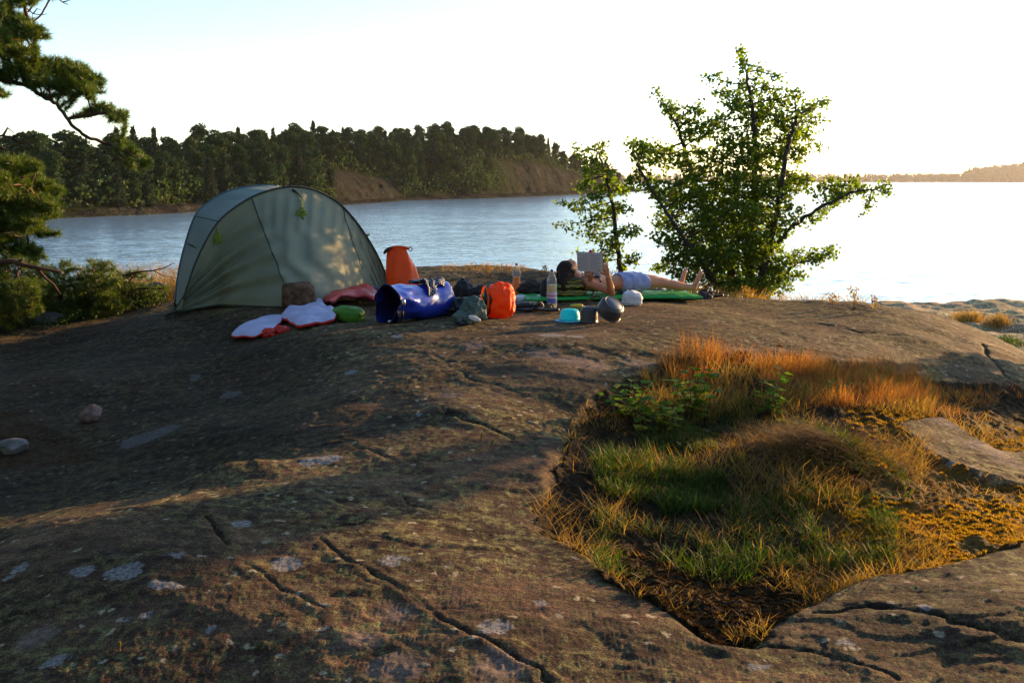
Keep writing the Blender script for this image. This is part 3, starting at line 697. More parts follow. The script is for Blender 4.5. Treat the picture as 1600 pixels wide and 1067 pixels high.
def blob_attr(blobs, Y0, dens, zs=.8, yj=.15, ymul=1.0, rmul=1.0):
    out = []
    for b_ in blobs:
        px, py, r = b_[:3]; r *= rmul; Yb = Y0 + (b_[3] if len(b_) > 3 else rng.normal() * yj); rw = r * Yb / F; n = max(3, int(dens * rw ** 2))
        u = rand_unit(n) * (rng.uniform(size=(n, 1)) ** .4); c = P(px, py, Yb); out.append(np.array(c) + u * rw * np.array([1, ymul, zs]))
    return np.concatenate(out)
M_alderL = mat('alder_leaf', (.095, .145, .017), .5, .3, island=.4, trans=.58)
M_bark = mat('alder_bark', (.055, .042, .032), .9, .25, var=.35, vscale=20, bump=.5, bscale=60)
def leafy(Pn, par, w, ch, per, L, spread, wmax=5, droop=.2):
    idx = np.nonzero((w <= wmax) & (par >= 0))[0]; idx = np.repeat(idx, per); n = len(idx)
    d = Pn[idx] - Pn[par[idx]]; d /= np.linalg.norm(d, axis=1)[:, None] + 1e-9
    base = Pn[idx] - d * rng.uniform(0, 1, (n, 1)) * np.linalg.norm(Pn[idx] - Pn[par[idx]], axis=1)[:, None] + rand_unit(n) * rng.uniform(0, spread, (n, 1))
    D = d * .5 + rand_unit(n) * .9; D[:, 2] -= droop; Nn = rand_unit(n) * .8 + np.array([0, 0, .8])
    mb = MB(); leaves(mb, base, D, Nn, rng.uniform(.65, 1.2, n) * L, rng.uniform(.6, .85, n) * L, .12); return mb
BA = [(1157,80,11),(1163,100,14),(1186,108,12),(1180,135,24),(1112,122,14),(1127,145,15),(1150,160,24),(1213,120,12),(1215,150,20),(1243,148,14),(1262,170,17),(1284,162,13),(1276,190,13),(1187,178,36),(1231,190,32),
 (1027,145,12),(1046,168,18),(1066,190,20),(1090,172,18),(1083,205,28),(1118,195,26),(1000,232,22),(984,225,12),(1022,238,22),(1045,250,26),(1000,262,18),(996,284,18),(1020,290,20),(1149,235,40),(1149,275,42),(1205,240,40),(1235,225,22),(1256,208,16),(1250,240,18),(1280,232,10),
 (1091,255,34),(1080,300,42),(1046,312,28),(1120,320,40),(1157,325,50),(1200,300,40),(1235,285,28),(1258,280,16),(1225,330,28),(1297,290,20),(1318,300,18),(1330,285,14),(1345,296,16),(1372,292,10),(1385,300,11),(1386,288,8),(1360,318,12),(1347,335,7),(1305,315,12),(1285,335,12),(1268,345,14),
 (1046,345,26),(1030,372,18),(1060,380,28),(1107,368,46),(1150,385,42),(1190,375,40),(1215,360,22),(1058,412,28),(1035,418,14),(1021,420,9),(1100,415,38),(1145,425,36),(1190,420,36),(1225,405,22),(1250,400,16),(1275,402,20),(1297,395,16),(1306,408,12),(1222,445,20),(1180,455,22),(1140,450,24),(1245,430,14),(1085,440,22),(1120,455,20,-.4),(1160,445,26,-.5),(1195,450,22,-.4),(1090,405,26,-.5),(1140,390,32,-.6),(1185,385,30,-.5),(1060,430,14,-.4),(1110,345,30,-.5),(1165,335,34,-.6),(1215,430,20,-.3)]
def grow_tree(name, label, cat, seeds, blobs, Y0, dens, step, kill, infl, per, L, rmin, rmax, grav=0, wmax=6, spread=.085, lm=M_alderL, bm=M_bark, kind=None, ymul=1.0, yj=.15):
    att = blob_attr(blobs, Y0, dens, ymul=ymul, yj=yj); Pn, par = colonize(seeds, att, step, kill, infl, grav=grav); w, ch, r = tree_data(Pn, par, rmin, rmax)
    root = Pn[0]; o = empty(name, root, label, cat)
    big = w >= 45; mb = MB(); branch_mesh(mb, Pn, par, r, big, 8); t = mb.build('trunk', bm, o, off=root)
    mb = MB(); branch_mesh(mb, Pn, par, r, ~big, 4); mb.build('branches', bm, o, off=root)
    cr = leafy(Pn, par, w, ch, per, L, spread, wmax).build('foliage', lm, o, smooth=False, off=root); cr['kind'] = 'stuff'
    return o, Pn, par, w, ch, r
def G3(px, py, Y): return np.array(P(px, py, Y))
YA = 13.3
rt = G3(1166, 476, YA); rt[2] = Hs(rt[0], rt[1]) - .1
sd = [([rt, G3(1172, 420, YA), G3(1178, 330, YA), G3(1180, 250, YA + .1), G3(1176, 170, YA), G3(1165, 110, YA)], None),
      ([rt + [-.06, .05, 0], G3(1142, 420, YA + .2), G3(1105, 340, YA + .3), G3(1080, 270, YA + .2), G3(1060, 200, YA + .1), G3(1040, 165, YA)], None),
      ([rt + [.07, 0, 0], G3(1200, 400, YA - .2), G3(1236, 355, YA - .3), G3(1280, 325, YA - .3), G3(1330, 300, YA - .3), G3(1370, 296, YA - .3)], None),
      ([rt + [.04, -.05, 0], G3(1190, 430, YA - .3), G3(1215, 330, YA - .3), G3(1228, 240, YA - .2), G3(1245, 180, YA - .1)], None),
      ([rt + [.1, .05, 0], G3(1210, 445, YA - .1), G3(1245, 412, YA - .1), G3(1290, 400, YA)], None),
      ([rt + [-.1, 0, 0], G3(1110, 430, YA - .4), G3(1060, 360, YA - .5), G3(1020, 300, YA - .5), G3(996, 260, YA - .4)], None)]
grow_tree('alder_tree', 'large bushy green tree with several stems at the lake edge right of the reader', 'tree', sd, BA, YA, 2600, .05, .055, .5, 5, .050, .0032, .055, yj=.28)
BS = [(934,233,17),(912,240,15),(900,228,8),(926,262,20),(950,262,14),(914,288,20),(955,290,24),(938,310,18),(905,322,16),(938,332,20),(971,326,18),(877,316,9),(890,322,8),(872,352,8),(884,358,6),(984,362,18),(925,362,20),(955,380,24),(988,405,14),(942,405,15),(903,398,6),(968,415,14),(925,345,14),(978,300,12)]
YS = 13.2; rt2 = G3(972, 452, YS); rt2[2] = Hs(rt2[0], rt2[1]) - .1
sd2 = [([rt2, G3(969, 420, YS), G3(963, 370, YS), G3(958, 320, YS), G3(948, 280, YS), G3(936, 240, YS)], None)]
grow_tree('alder_sapling', 'slender sapling with sparse leaves on the crest behind the reader with the book', 'sapling', sd2, BS, YS, 2400, .05, .055, .55, 5, .048, .003, .034, yj=.12)

# pine on the left whose boughs reach into the picture
M_needle = mat('pine_needles', (.080, .125, .012), .5, .4, island=.4, trans=.22)
def tufts(mb, C, D, nper, L, W, spread=.75, back=.7):
    n = len(C); i_ = np.repeat(np.arange(n), nper); D = D / (np.linalg.norm(D, axis=1)[:, None] + 1e-9)
    t = rng.uniform(-back, .25, (len(i_), 1)); c = C[i_] + D[i_] * t * L; d = D[i_] * rng.uniform(.25, 1.0, (len(i_), 1)) + rand_unit(len(i_)) * spread
    needles(mb, c, d, rng.uniform(.6, 1.1, len(i_)) * L, W)
BP = [(5,4,14),(35,-6,22),(70,-14,16),(10,30,18),(30,42,24),(52,50,16),(66,58,9),(8,75,20),(28,85,22),(50,78,12),(40,108,20),(66,106,22),(92,108,22),(112,112,20),(134,120,16),(142,132,18),(118,136,20),(94,140,18),(130,148,14),(66,128,16),(9,118,16),(5,145,10),
 (150,172,12),(168,172,14),(186,176,11),(196,182,8),(180,188,9),(138,172,8),(188,222,10),(200,232,13),(213,243,12),(226,256,10),(205,256,10),(182,232,7),
 (-15,60,25),(-25,110,25),(-20,20,25)]
BP2 = [(14,258,18),(34,256,16),(50,262,13),(20,285,22),(50,285,20),(72,292,15),(88,298,10),(25,308,22),(58,318,20),(80,326,13),(92,332,8),(20,335,18),(40,350,20),(15,365,18),(62,362,13),(80,366,10),(28,386,16),(50,392,14),(-20,290,30),(-20,340,30),(-20,380,25)]
YP = 8.6
tb = np.array([-6.1, 9.6, 0.]); tb[2] = Hs(tb[0], tb[1]) - .1
def TP(z): return tb + np.array([.05 * math.sin(z), .06 * math.cos(z * 1.3), z - tb[2]])
trunk = [tb] + [TP(z) for z in (3.3, 4.1, 4.9, 5.4, 6.2, 7.2, 8.2)]
seeds = [(trunk, None)]
att = np.concatenate([blob_attr(BP, YP, 7000, zs=.6, yj=.22, rmul=1.35), blob_attr(BP2, YP + .5, 7000, zs=.6, yj=.22, rmul=1.35)])
sdp = seeds + [([TP(5.2), G3(-80, 130, YP + .3), G3(0, 124, YP), G3(42, 134, YP), G3(89, 162, YP - .1), G3(112, 196, YP - .1), G3(141, 217, YP - .1), G3(165, 224, YP), G3(196, 238, YP)], None),
               ([TP(6.0), G3(-60, 60, YP), G3(10, 60, YP), G3(40, 60, YP)], None),
               ([G3(42, 134, YP), G3(80, 130, YP), G3(120, 128, YP)], None), ([G3(106, 186, YP), G3(130, 182, YP), G3(175, 176, YP)], None),
               ([TP(4.3), G3(-80, 300, YP + .6), G3(0, 295, YP + .5), G3(50, 300, YP + .5)], None),
               ([TP(3.9), G3(-80, 370, YP + .6), G3(0, 360, YP + .5), G3(55, 355, YP + .5)], None)]
Pn, par = colonize(sdp, att, .036, .042, .6); w, ch, r = tree_data(Pn, par, .0035, .055, 2.3)
po = empty('pine_tree', tb, 'near pine at the left edge with boughs of green needles hanging over the water', 'pine tree')
tm_ = MB(); k = np.arange(len(Pn)) < sum(1 for _ in range(1)); 
lt = MB(); loft(lt, trunk, [.17, .15, .14, .13, .12, .10, .08, .05], (1, 0, 0), 14, disp=lambda ring, c, f, a: .012 * vn3(ring[:, 0:1] * 9, ring[:, 1:2] * 9, ring[:, 2:3] * 5, 4) * (ring - c) / .15)
lt.build('trunk', M_pbark, po, off=tb)
bm_ = MB(); branch_mesh(bm_, Pn, par, r, None, 6); bm_.build('branches', M_pbark, po, off=tb)
sel = np.nonzero((w <= 4) & (par >= 0) & (Pn[:, 1] > 5))[0]
near_att = Pn[sel]; D = Pn[sel] - Pn[par[sel]]; D /= np.linalg.norm(D, axis=1)[:, None]; D[:, 2] += .35
nm = MB(); tufts(nm, near_att, D, 60, .066, .0050); nf = nm.build('foliage', M_needle, po, smooth=False, off=tb); nf['kind'] = 'stuff'
# dead twig with fine forks
dt = MB()
for pl in [[(-20,216),(5,212),(20,216),(34,222),(48,220)],[(5,212),(12,200),(22,208)],[(20,216),(30,208),(46,212)],[(20,216),(28,224),(14,232),(8,228)],[(-5,228),(8,234),(16,230)]]:
    tube(dt, [P(a, b_, YP - .05) for a, b_ in pl], np.linspace(.011, .003, len(pl)), 6)
for pl in [[(40,12),(52,22),(66,24),(74,22)],[(52,22),(58,14),(64,16)],[(88,-4),(98,4),(106,8),(103,2)],[(98,4),(112,0)]]:
    tube(dt, [P(a, b_, YP) for a, b_ in pl], np.linspace(.006, .002, len(pl)), 5)
dt.build('bare_twig', M_pbark, po, off=tb)

# low pine scrub at the far side of the hollow on the left
def scrub(name, label, blobs, Y0, seeds_px, nper=34, L=.07, dens=6000):
    if seeds_px[0][0] > 50: blobs = [(a, b_ + 11, r * .92) for a, b_, r in blobs]; seeds_px = [seeds_px[0]] + [(a, b_ + 11) for a, b_ in seeds_px[1:]]
    blobs = blobs + [(a, b_ + 24, r) for a, b_, r in blobs if b_ > 412] + [(a + 6, b_ + 44, r * .9) for a, b_, r in blobs if b_ > 425]; dens = dens * .8
    att = blob_attr(blobs, Y0, dens, zs=.8, yj=.2, rmul=1.25); rt = G3(seeds_px[0][0], seeds_px[0][1], Y0); rt[2] = Hs(rt[0], rt[1]) - .05
    sd = [([rt] + [G3(a, b_, Y0) for a, b_ in seeds_px[1:]], None)]
    Pn, par = colonize(sd, att, .04, .048, .7); w, ch, r = tree_data(Pn, par, .004, .03)
    o = empty(name, rt, label, 'shrub'); b_ = MB(); branch_mesh(b_, Pn, par, r, None, 5); b_.build('branches', M_pbark, o, off=rt)
    s = np.nonzero((w <= 4) & (par >= 0))[0]; D = Pn[s] - Pn[par[s]]; D /= np.linalg.norm(D, axis=1)[:, None]; D[:, 2] += .7
    n_ = MB(); tufts(n_, Pn[s], D, nper, L, .0052, .7); f = n_.build('foliage', M_needle, o, smooth=False, off=rt); f['kind'] = 'stuff'; return o
scrub('pine_shrub', 'low green pine scrub under the boughs at the left edge', [(0,405,22),(25,400,16),(45,398,14),(60,402,12),(20,425,22),(50,425,20),(5,450,22),(40,455,22),(-20,430,30)], 10.8, [(10,480),(20,450),(30,420)])
scrub('pine_shrub', 'low green pine scrub just right of the fallen branch', [(80,412,14),(100,404,12),(120,415,14),(90,432,20),(120,440,18),(70,450,20),(105,462,16),(60,430,14)], 11.3, [(90,485),(95,450),(100,425)])
scrub('pine_shrub', 'tallest tuft of the green pine scrub left of the tent', [(142,396,8),(146,410,14),(165,408,14),(150,430,18),(172,428,16),(140,455,16),(165,450,16),(130,425,12)], 11.4, [(150,490),(152,450),(147,420)])
scrub('pine_shrub', 'yellowish pine scrub nearest the tent wall', [(190,418,12),(210,416,13),(228,422,10),(200,436,14),(222,440,12),(240,446,12),(255,440,10),(185,445,14)], 11.8, [(212,480),(212,450),(208,430)], dens=4500)
# dead branches
for nm, lb, pls, r0, Yb in [('fallen_branch', 'bare brown branch lying across the scrub at the far left', [[(-20,412),(20,408),(40,414),(62,420),(85,424),(100,425)],[(58,420),(72,436),(86,448),(94,462)],[(30,411),(36,406),(38,404)]], .034, 10.3),
                            ('dry_branch', 'thin dry branch sticking out of the scrub beside the tent', [[(190,432),(215,425),(240,422),(258,417),(272,409)],[(240,422),(255,430),(274,432)],[(200,424),(208,434),(214,442)]], .012, 11.0)]:
    b_ = MB()
    for q, pl in enumerate(pls):
        rr2 = np.linspace(r0, r0 * .3, len(pl)) * (1 if q == 0 else .55); tube(b_, [np.array(P(a, c, Yb)) + rng.normal(size=3) * .01 for a, c in pl], rr2, 7)
    tag(b_.build(nm, M_pbark), lb, 'branch')
# grass behind the scrub beside the tent
M_dry = mat('dry_grass', (.27, .165, .055), .7, .2, island=.4, trans=.35)
M_redg = mat('red_grass', (.27, .115, .042), .7, .2, island=.4, trans=.40)
M_green = mat('green_grass', (.040, .072, .012), .6, .3, island=.4, trans=.35)
M_moss = mat('golden_moss', (.34, .205, .024), .85, .1, island=.45, trans=.35)
M_dmoss = mat('dark_moss', (.045, .026, .010), .9, .1, island=.5, trans=.15)
def scatter_px(n, x0, x1, y0, y1, fn=H, fY=(1.5, 30)):
    out = []
    a = rng.uniform(x0, x1, n); b_ = rng.uniform(y0, y1, n)
    # ray to height field, vectorised on a coarse march
    A = (a - 800) / F; B = (533.5 - b_) / F; dx, dy, dz = A, cp + B * sp_, -sp_ + B * cp
    Yv = np.geomspace(fY[0], fY[1], 160); got = np.full(n, np.nan); prev = None
    for y in Yv:
        x = dx * y / dy; z = EYE + dz * y / dy; h = H0(x, np.full(n, y)) if fn is H else fn(x, np.full(n, y)); below = (z < h) & np.isnan(got); got[below] = y
    ok = ~np.isnan(got); y = got[ok]; x = (dx / dy)[ok] * y; return x, y
def stand(x, y, fn=H): return np.stack([x, y, fn(x, y)], 1)
x, y = rng.uniform(-5.4, -3.5, 2600), rng.uniform(12.2, 14.2, 2600)
g = MB(); blades(g, stand(x, y), rng.uniform(.2, .62, 2600), .006, .15, .25); tag(g.build('dry_grass', M_dry, smooth=False), 'orange dry grass between the scrub and the tent', 'grass', kind='stuff')
n = 26000; x = rng.uniform(-8, -3.6, n); y = rng.uniform(8.5, 14, n); pxg, pyg = proj(x, y, H0(x, y)); k = (pyg < 512) & (pxg < 262) & (pyg < 470 + (262 - pxg) * .20 + 6); x, y = x[k], y[k]
C = stand(x, y); C[:, 2] += rng.uniform(0, .30, len(C)) * (.5 + .5 * fbm(x * 2, y * 2, 2, 5)); g = MB(); leaves(g, C, rand_unit(len(C)), rand_unit(len(C)) + [0, 0, 1], .032, .022)
M_under = mat('bilberry_leaf', (.045, .080, .014), .6, .3, island=.5, trans=.2)
tag(g.build('ground_cover', M_under, smooth=False), 'dark low plants covering the ground under the pine scrub', 'ground cover', kind='stuff')

# ------------------------------------------------------------------ stones
def stone(name, label, px, py, wpx, hpx, m, seed, depth=.8, rz=0, sink=.15, boxy=0, parent=None, cat='stone'):
    p = hit(px, py); s = p.y / F; a, b_, c = wpx * s / 2, wpx * s / 2 * depth, hpx * s / 2
    bm = bmesh.new(); bmesh.ops.create_icosphere(bm, subdivisions=4, radius=1); V = np.array([v.co for v in bm.verts]); Fs = [[v.index for v in f.verts] for f in bm.faces]; bm.free()
    r_ = np.random.default_rng(seed)
    if boxy: V = np.sign(V) * np.abs(V) ** (1 - boxy); V /= np.abs(V).max(0)
    for k in range(9):     # facets: clip by random planes
        nrm = r_.normal(size=3); nrm /= np.linalg.norm(nrm); h = r_.uniform(.62, .85) if not boxy else r_.uniform(.9, 1.15); d = V @ nrm; V = V - np.outer(np.maximum(d - h, 0), nrm) * .92
    V = V * (1 + .07 * vn3(V[:, 0] * 2.2, V[:, 1] * 2.2, V[:, 2] * 2.2, seed)[:, None] + .03 * vn3(V[:, 0] * 8, V[:, 1] * 8, V[:, 2] * 8, seed + 1)[:, None])
    V = V * [a, b_, c]; V[:, 2] += c * (1 - sink); o = mesh(name, V, np.array(Fs), m); o.location = (p.x, p.y + b_ * .8, Hs(p.x, p.y + b_ * .8)); o.rotation_euler = (0, 0, rz)
    tag(o, label, cat); return o
M_stone = mat('grey_stone', (.13, .125, .12), .8, .3, var=.5, vscale=9, bump=.8, bscale=40)
M_stpink = mat('pink_stone', (.20, .125, .105), .8, .3, var=.4, vscale=12, bump=.8, bscale=50)
M_stbrown = mat('brown_stone', (.115, .062, .034), .85, .25, var=.5, vscale=18, bump=.9, bscale=55)
M_stdark = mat('dark_stone', (.055, .058, .062), .8, .3, var=.5, vscale=9, bump=.8, bscale=40)
stone('stone', 'brown block-shaped stone with a lit top holding down the tent wall', 464, 486, 52, 44, M_stbrown, 3, .75, .15, .05, .55)
stone('stone', 'dark round boulder on the ground at the left corner of the tent', 238, 472, 42, 34, M_stdark, 5, .9, .3, .2)
stone('stone', 'grey stone in the scrub on the left with a twin beside it, the left one', 106, 478, 22, 24, M_stone, 6, .8, .3, .1)
stone('stone', 'grey stone in the scrub on the left, right one of the twin stones', 124, 480, 20, 20, M_stone, 8, .8, 1.3, .1)
stone('stone', 'small pinkish wedge of stone lying in the dark hollow on the left', 138, 662, 40, 30, M_stpink, 11, .8, .6, .2)
stone('stone', 'flat grey stone at the left edge beyond the hollow', 12, 712, 54, 26, M_stone, 12, .9, .2, .25)
stone('stone', 'long low grey rock at the border of scrub and slab on the left', 70, 506, 80, 20, M_stone, 15, .5, .25, .3)

# ------------------------------------------------------------------ grass island in the hollow of the slab
def inpit(x, y, m=0.0): return poly_sd(x, y, PIT) < m
def zone_points(n, x0, x1, y0, y1, m=.03):
    x, y = scatter_px(n, x0, x1, y0, y1, H, (2.5, 12)); k = inpit(x, y, m); return x[k], y[k]
# mat of soil, thatch and moss that fills the hollow (a bumpy sheet)
gx, gy = np.meshgrid(np.linspace(PIT[:, 0].min() - .1, PIT[:, 0].max() + .1, 420), np.linspace(PIT[:, 1].min() - .1, PIT[:, 1].max() + .1, 420))
sd_ = poly_sd(gx.ravel(), gy.ravel(), PIT) + .10 * fbm(gx.ravel() * 5, gy.ravel() * 5, 3, 66)
cush = np.abs(fbm(gx.ravel() * 6, gy.ravel() * 6, 4, 68)) * .06 + .03 * fbm(gx.ravel() * 1.6, gy.ravel() * 1.6, 2, 69) + .012 * vn2(gx.ravel() * 45, gy.ravel() * 45, 3)
def mound_h(x, y):
    a = hit_cache['mound']; b_ = hit_cache['mound2']
    return .10 * np.exp(-(((x - a[0]) / .26) ** 2 + ((y - a[1]) / .26) ** 2)) + .07 * np.exp(-(((x - b_[0]) / .42) ** 2 + ((y - b_[1]) / .34) ** 2))
hit_cache = {'mound': march(1300, 720, H0), 'mound2': march(1190, 735, H0)}
def Hp(x, y):
    x = np.asarray(x, float); y = np.asarray(y, float); sd = poly_sd(x, y, PIT)
    return H(x, y) + sstep(.05, -.25, sd) * mound_h(x, y) + sstep(0, -.2, sd) * .035
gz = Hp(gx.ravel(), gy.ravel()) + np.where(sd_ < 0, np.minimum(cush, .02 - sd_ * .8), -.06)
nx = 420; i = np.arange(nx - 1)[:, None] * nx; j = np.arange(nx - 1)[None, :]; q = np.stack([i + j, i + j + 1, i + nx + j + 1, i + nx + j], -1).reshape(-1, 4)
q = q[(sd_[q] < .02).any(1)]; used = np.unique(q); remap = np.full(nx * nx, -1); remap[used] = np.arange(len(used))
ppx, ppy = proj(gx.ravel()[used], gy.ravel()[used], gz[used])
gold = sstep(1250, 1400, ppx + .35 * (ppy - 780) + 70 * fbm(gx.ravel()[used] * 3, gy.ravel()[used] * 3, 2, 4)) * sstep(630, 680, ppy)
def soil_mat():
    m = bpy.data.materials.new('thatch_and_moss'); m.use_nodes = True; N = m.node_tree.nodes; K = m.node_tree.links; b = N['Principled BSDF']; b.inputs['Roughness'].default_value = .95; b.inputs['Specular IOR Level'].default_value = .15
    tc = N.new('ShaderNodeTexCoord'); n1 = N.new('ShaderNodeTexNoise'); n1.inputs['Scale'].default_value = 14; n1.inputs['Detail'].default_value = 8; n1.inputs['Roughness'].default_value = .7; K.new(tc.outputs['Object'], n1.inputs['Vector'])
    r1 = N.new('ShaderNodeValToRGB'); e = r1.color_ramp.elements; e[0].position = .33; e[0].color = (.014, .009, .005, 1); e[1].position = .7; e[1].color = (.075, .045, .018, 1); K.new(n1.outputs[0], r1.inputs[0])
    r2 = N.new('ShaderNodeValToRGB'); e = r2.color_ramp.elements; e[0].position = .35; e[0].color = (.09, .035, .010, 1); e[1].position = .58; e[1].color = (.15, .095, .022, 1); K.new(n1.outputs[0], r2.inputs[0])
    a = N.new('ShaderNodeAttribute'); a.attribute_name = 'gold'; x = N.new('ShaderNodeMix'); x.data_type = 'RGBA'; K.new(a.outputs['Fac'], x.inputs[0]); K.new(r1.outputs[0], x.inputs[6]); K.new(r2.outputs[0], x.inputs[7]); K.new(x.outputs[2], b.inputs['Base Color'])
    n2 = N.new('ShaderNodeTexNoise'); n2.inputs['Scale'].default_value = 110; n2.inputs['Detail'].default_value = 5; K.new(tc.outputs['Object'], n2.inputs['Vector']); bp = N.new('ShaderNodeBump'); bp.inputs['Strength'].default_value = 1; bp.inputs['Distance'].default_value = .02; K.new(n2.outputs[0], bp.inputs['Height']); K.new(bp.outputs[0], b.inputs['Normal'])
    return m
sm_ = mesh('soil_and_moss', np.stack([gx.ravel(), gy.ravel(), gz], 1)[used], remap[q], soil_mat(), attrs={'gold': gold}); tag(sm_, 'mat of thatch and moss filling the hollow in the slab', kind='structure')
def patch(name, label, cat, m, specs, W=.004):
    g = MB()
    for (n, x0, x1, y0, y1, h0, h1, lean, bend, thr) in specs:
        x, y = zone_points(n, x0, x1, y0, y1)
        k = fbm(x * 3.2, y * 3.2, 2, int(x0) % 97) > thr; x, y = x[k], y[k]
        if len(x) == 0: continue
        f = .65 + .5 * (fbm(x * 4, y * 4, 2, 9) + .5)
        blades(g, stand(x, y, Hp), rng.uniform(h0, h1, len(x)) * f, W * rng.uniform(.7, 1.3, len(x)), rng.uniform(0, lean, len(x)), rng.uniform(0, bend, len(x)))
    o = g.build(name, m, smooth=False); tag(o, label, cat, kind='stuff'); return o
patch('green_grass', 'fresh green grass in the shaded left of the grassy hollow', 'grass', M_green,
      [(3600, 930, 1070, 700, 800, .06, .15, .6, .6, -.05), (2600, 1030, 1160, 740, 800, .05, .12, .5, .5, -.1), (3200, 930, 1180, 790, 900, .04, .13, .7, .6, .0), (3000, 1000, 1120, 650, 720, .05, .12, .5, .5, -.1), (3000, 1180, 1400, 780, 880, .05, .13, .5, .6, -.1), (2200, 1250, 1420, 700, 790, .06, .13, .4, .6, -.05), (1600, 1060, 1260, 590, 680, .06, .14, .5, .5, 0)], .0042)
patch('red_grass', 'reddish feathery grass glowing along the far rim of the hollow', 'grass', M_redg,
      [(4600, 1180, 1460, 570, 645, .07, .22, .6, .5, .04), (2600, 1010, 1180, 565, 620, .08, .18, .5, .5, .05), (1600, 1460, 1600, 605, 650, .06, .13, .5, .5, .1), (2500, 1290, 1440, 575, 640, .12, .26, .4, .4, .05), (1200, 1020, 1130, 560, 600, .14, .24, .3, .4, .0), (900, 1180, 1300, 570, 610, .14, .26, .4, .4, .1)], .0028)
patch('dry_grass', 'dry straw-coloured grass spread through the hollow of the slab', 'grass', M_dry,
      [(4200, 1080, 1330, 570, 660, .08, .20, .5, .6, -.15), (2600, 1400, 1620, 660, 860, .03, .09, 1.2, .9, -.05), (3500, 1330, 1460, 570, 650, .06, .18, .5, .6, -.2), (1500, 1000, 1080, 570, 640, .06, .16, .5, .6, -.2), (5200, 1150, 1450, 640, 800, .06, .16, .8, .8, -.1), (2600, 840, 980, 640, 900, .04, .11, 1.3, .9, -.2), (1300, 1200, 1480, 830, 930, .04, .10, 1.4, .9, -.2), (2600, 930, 1200, 860, 1000, .02, .06, 1.2, .8, -.1), (2500, 1180, 1480, 800, 930, .04, .10, .8, .8, -.1), (2600, 960, 1180, 600, 760, .06, .14, .7, .8, 0), (2200, 930, 1250, 740, 860, .05, .14, .9, .9, -.1), (1800, 1400, 1560, 600, 700, .04, .12, .8, .8, 0)], .003)
# matted straw clump combed over the mound
g = MB(); n = 3000; a = np.array(hit_cache['mound']); x = a[0] + rng.normal(size=n) * .20; y = a[1] + rng.normal(size=n) * .17; B = stand(x, y, Hp)
top = np.array([a[0] + .02, a[1] + .03]); az = np.arctan2(y - top[1], x - top[0]) + rng.normal(size=n) * .3 ; az = np.where(rng.uniform(size=n) < .55, math.pi + .5 + rng.normal(size=n) * .35, az)
blades(g, B, rng.uniform(.08, .18, n), .0028, rng.uniform(.5, 1.3, n), rng.uniform(.5, 1.0, n), az)
M_straw = mat('old_straw', (.12, .075, .040), .8, .15, island=.4, trans=.2)
tag(g.build('straw_clump', M_straw, smooth=False), 'matted brown straw clump combed over the mound in the hollow', 'grass clump', kind='stuff')
# moss cushions as many tiny leaves
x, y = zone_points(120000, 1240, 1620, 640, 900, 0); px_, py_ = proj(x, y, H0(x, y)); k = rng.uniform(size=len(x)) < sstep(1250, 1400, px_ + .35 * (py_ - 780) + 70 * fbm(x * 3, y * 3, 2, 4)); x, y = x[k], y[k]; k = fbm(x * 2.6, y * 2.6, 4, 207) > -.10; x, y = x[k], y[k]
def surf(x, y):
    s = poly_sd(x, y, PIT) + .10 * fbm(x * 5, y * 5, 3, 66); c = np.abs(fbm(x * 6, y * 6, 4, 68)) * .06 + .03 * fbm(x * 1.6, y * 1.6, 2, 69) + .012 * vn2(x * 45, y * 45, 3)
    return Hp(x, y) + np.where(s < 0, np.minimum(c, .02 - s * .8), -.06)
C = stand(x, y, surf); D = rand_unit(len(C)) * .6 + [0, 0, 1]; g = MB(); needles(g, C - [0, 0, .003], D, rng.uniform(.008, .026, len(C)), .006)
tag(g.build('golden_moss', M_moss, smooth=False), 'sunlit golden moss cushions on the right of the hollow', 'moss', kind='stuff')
x, y = zone_points(30000, 900, 1300, 850, 1010, 0); C = stand(x, y, surf); D = rand_unit(len(C)) * .8 + [0, 0, 1]; g = MB(); needles(g, C, D, rng.uniform(.006, .018, len(C)), .005)
tag(g.build('dark_moss', M_dmoss, smooth=False), 'dark brown moss at the near tip of the hollow', 'moss', kind='stuff')
# tall seed stems (each a thing one can pick out)
def seed_stem(px, py, h, lean, az, label, m=M_dry, head=True, plume=.05, group=None):
    p = hit(px, py); z = float(Hp(np.array([p.x]), np.array([p.y]))[0]); o = empty('seed_grass', (p.x, p.y, z - .01), label, 'grass stem', group=group)
    t = np.linspace(0, 1, 8); c = np.stack([math.cos(az) * lean * h * t ** 2, math.sin(az) * lean * h * t ** 2, h * (t - .35 * lean * t ** 3)], 1)
    b_ = MB(); tube(b_, c, np.linspace(.0018, .001, 8), 4); b_.build('stem', m, o)
    if head:
        n = 60; q = rng.uniform(.72, 1.0, n); cc = np.stack([np.interp(q, t, c[:, k_]) for k_ in range(3)], 1); d = c[-1] - c[-2]; d = d / np.linalg.norm(d)
        hb = MB(); leaves(hb, cc, d + rand_unit(n) * .35, rand_unit(n), .016, .004); hb.build('seed_head', m, o, smooth=False)
    return o
for k, (px, py, h, ln, az) in enumerate([(1418,850,.24,.7,.1),(1408,845,.24,.8,.3),(1398,842,.22,.9,.0),(1385,850,.21,1.0,.2),(1376,845,.19,.9,2.8),(1430,848,.22,1.0,-.2),(1440,852,.20,1.1,-.3)]):
    seed_stem(px, py, h, ln, az, 'drooping dry seed stem in the fan of stems at the right of the hollow', group='fan of drooping seed stems')
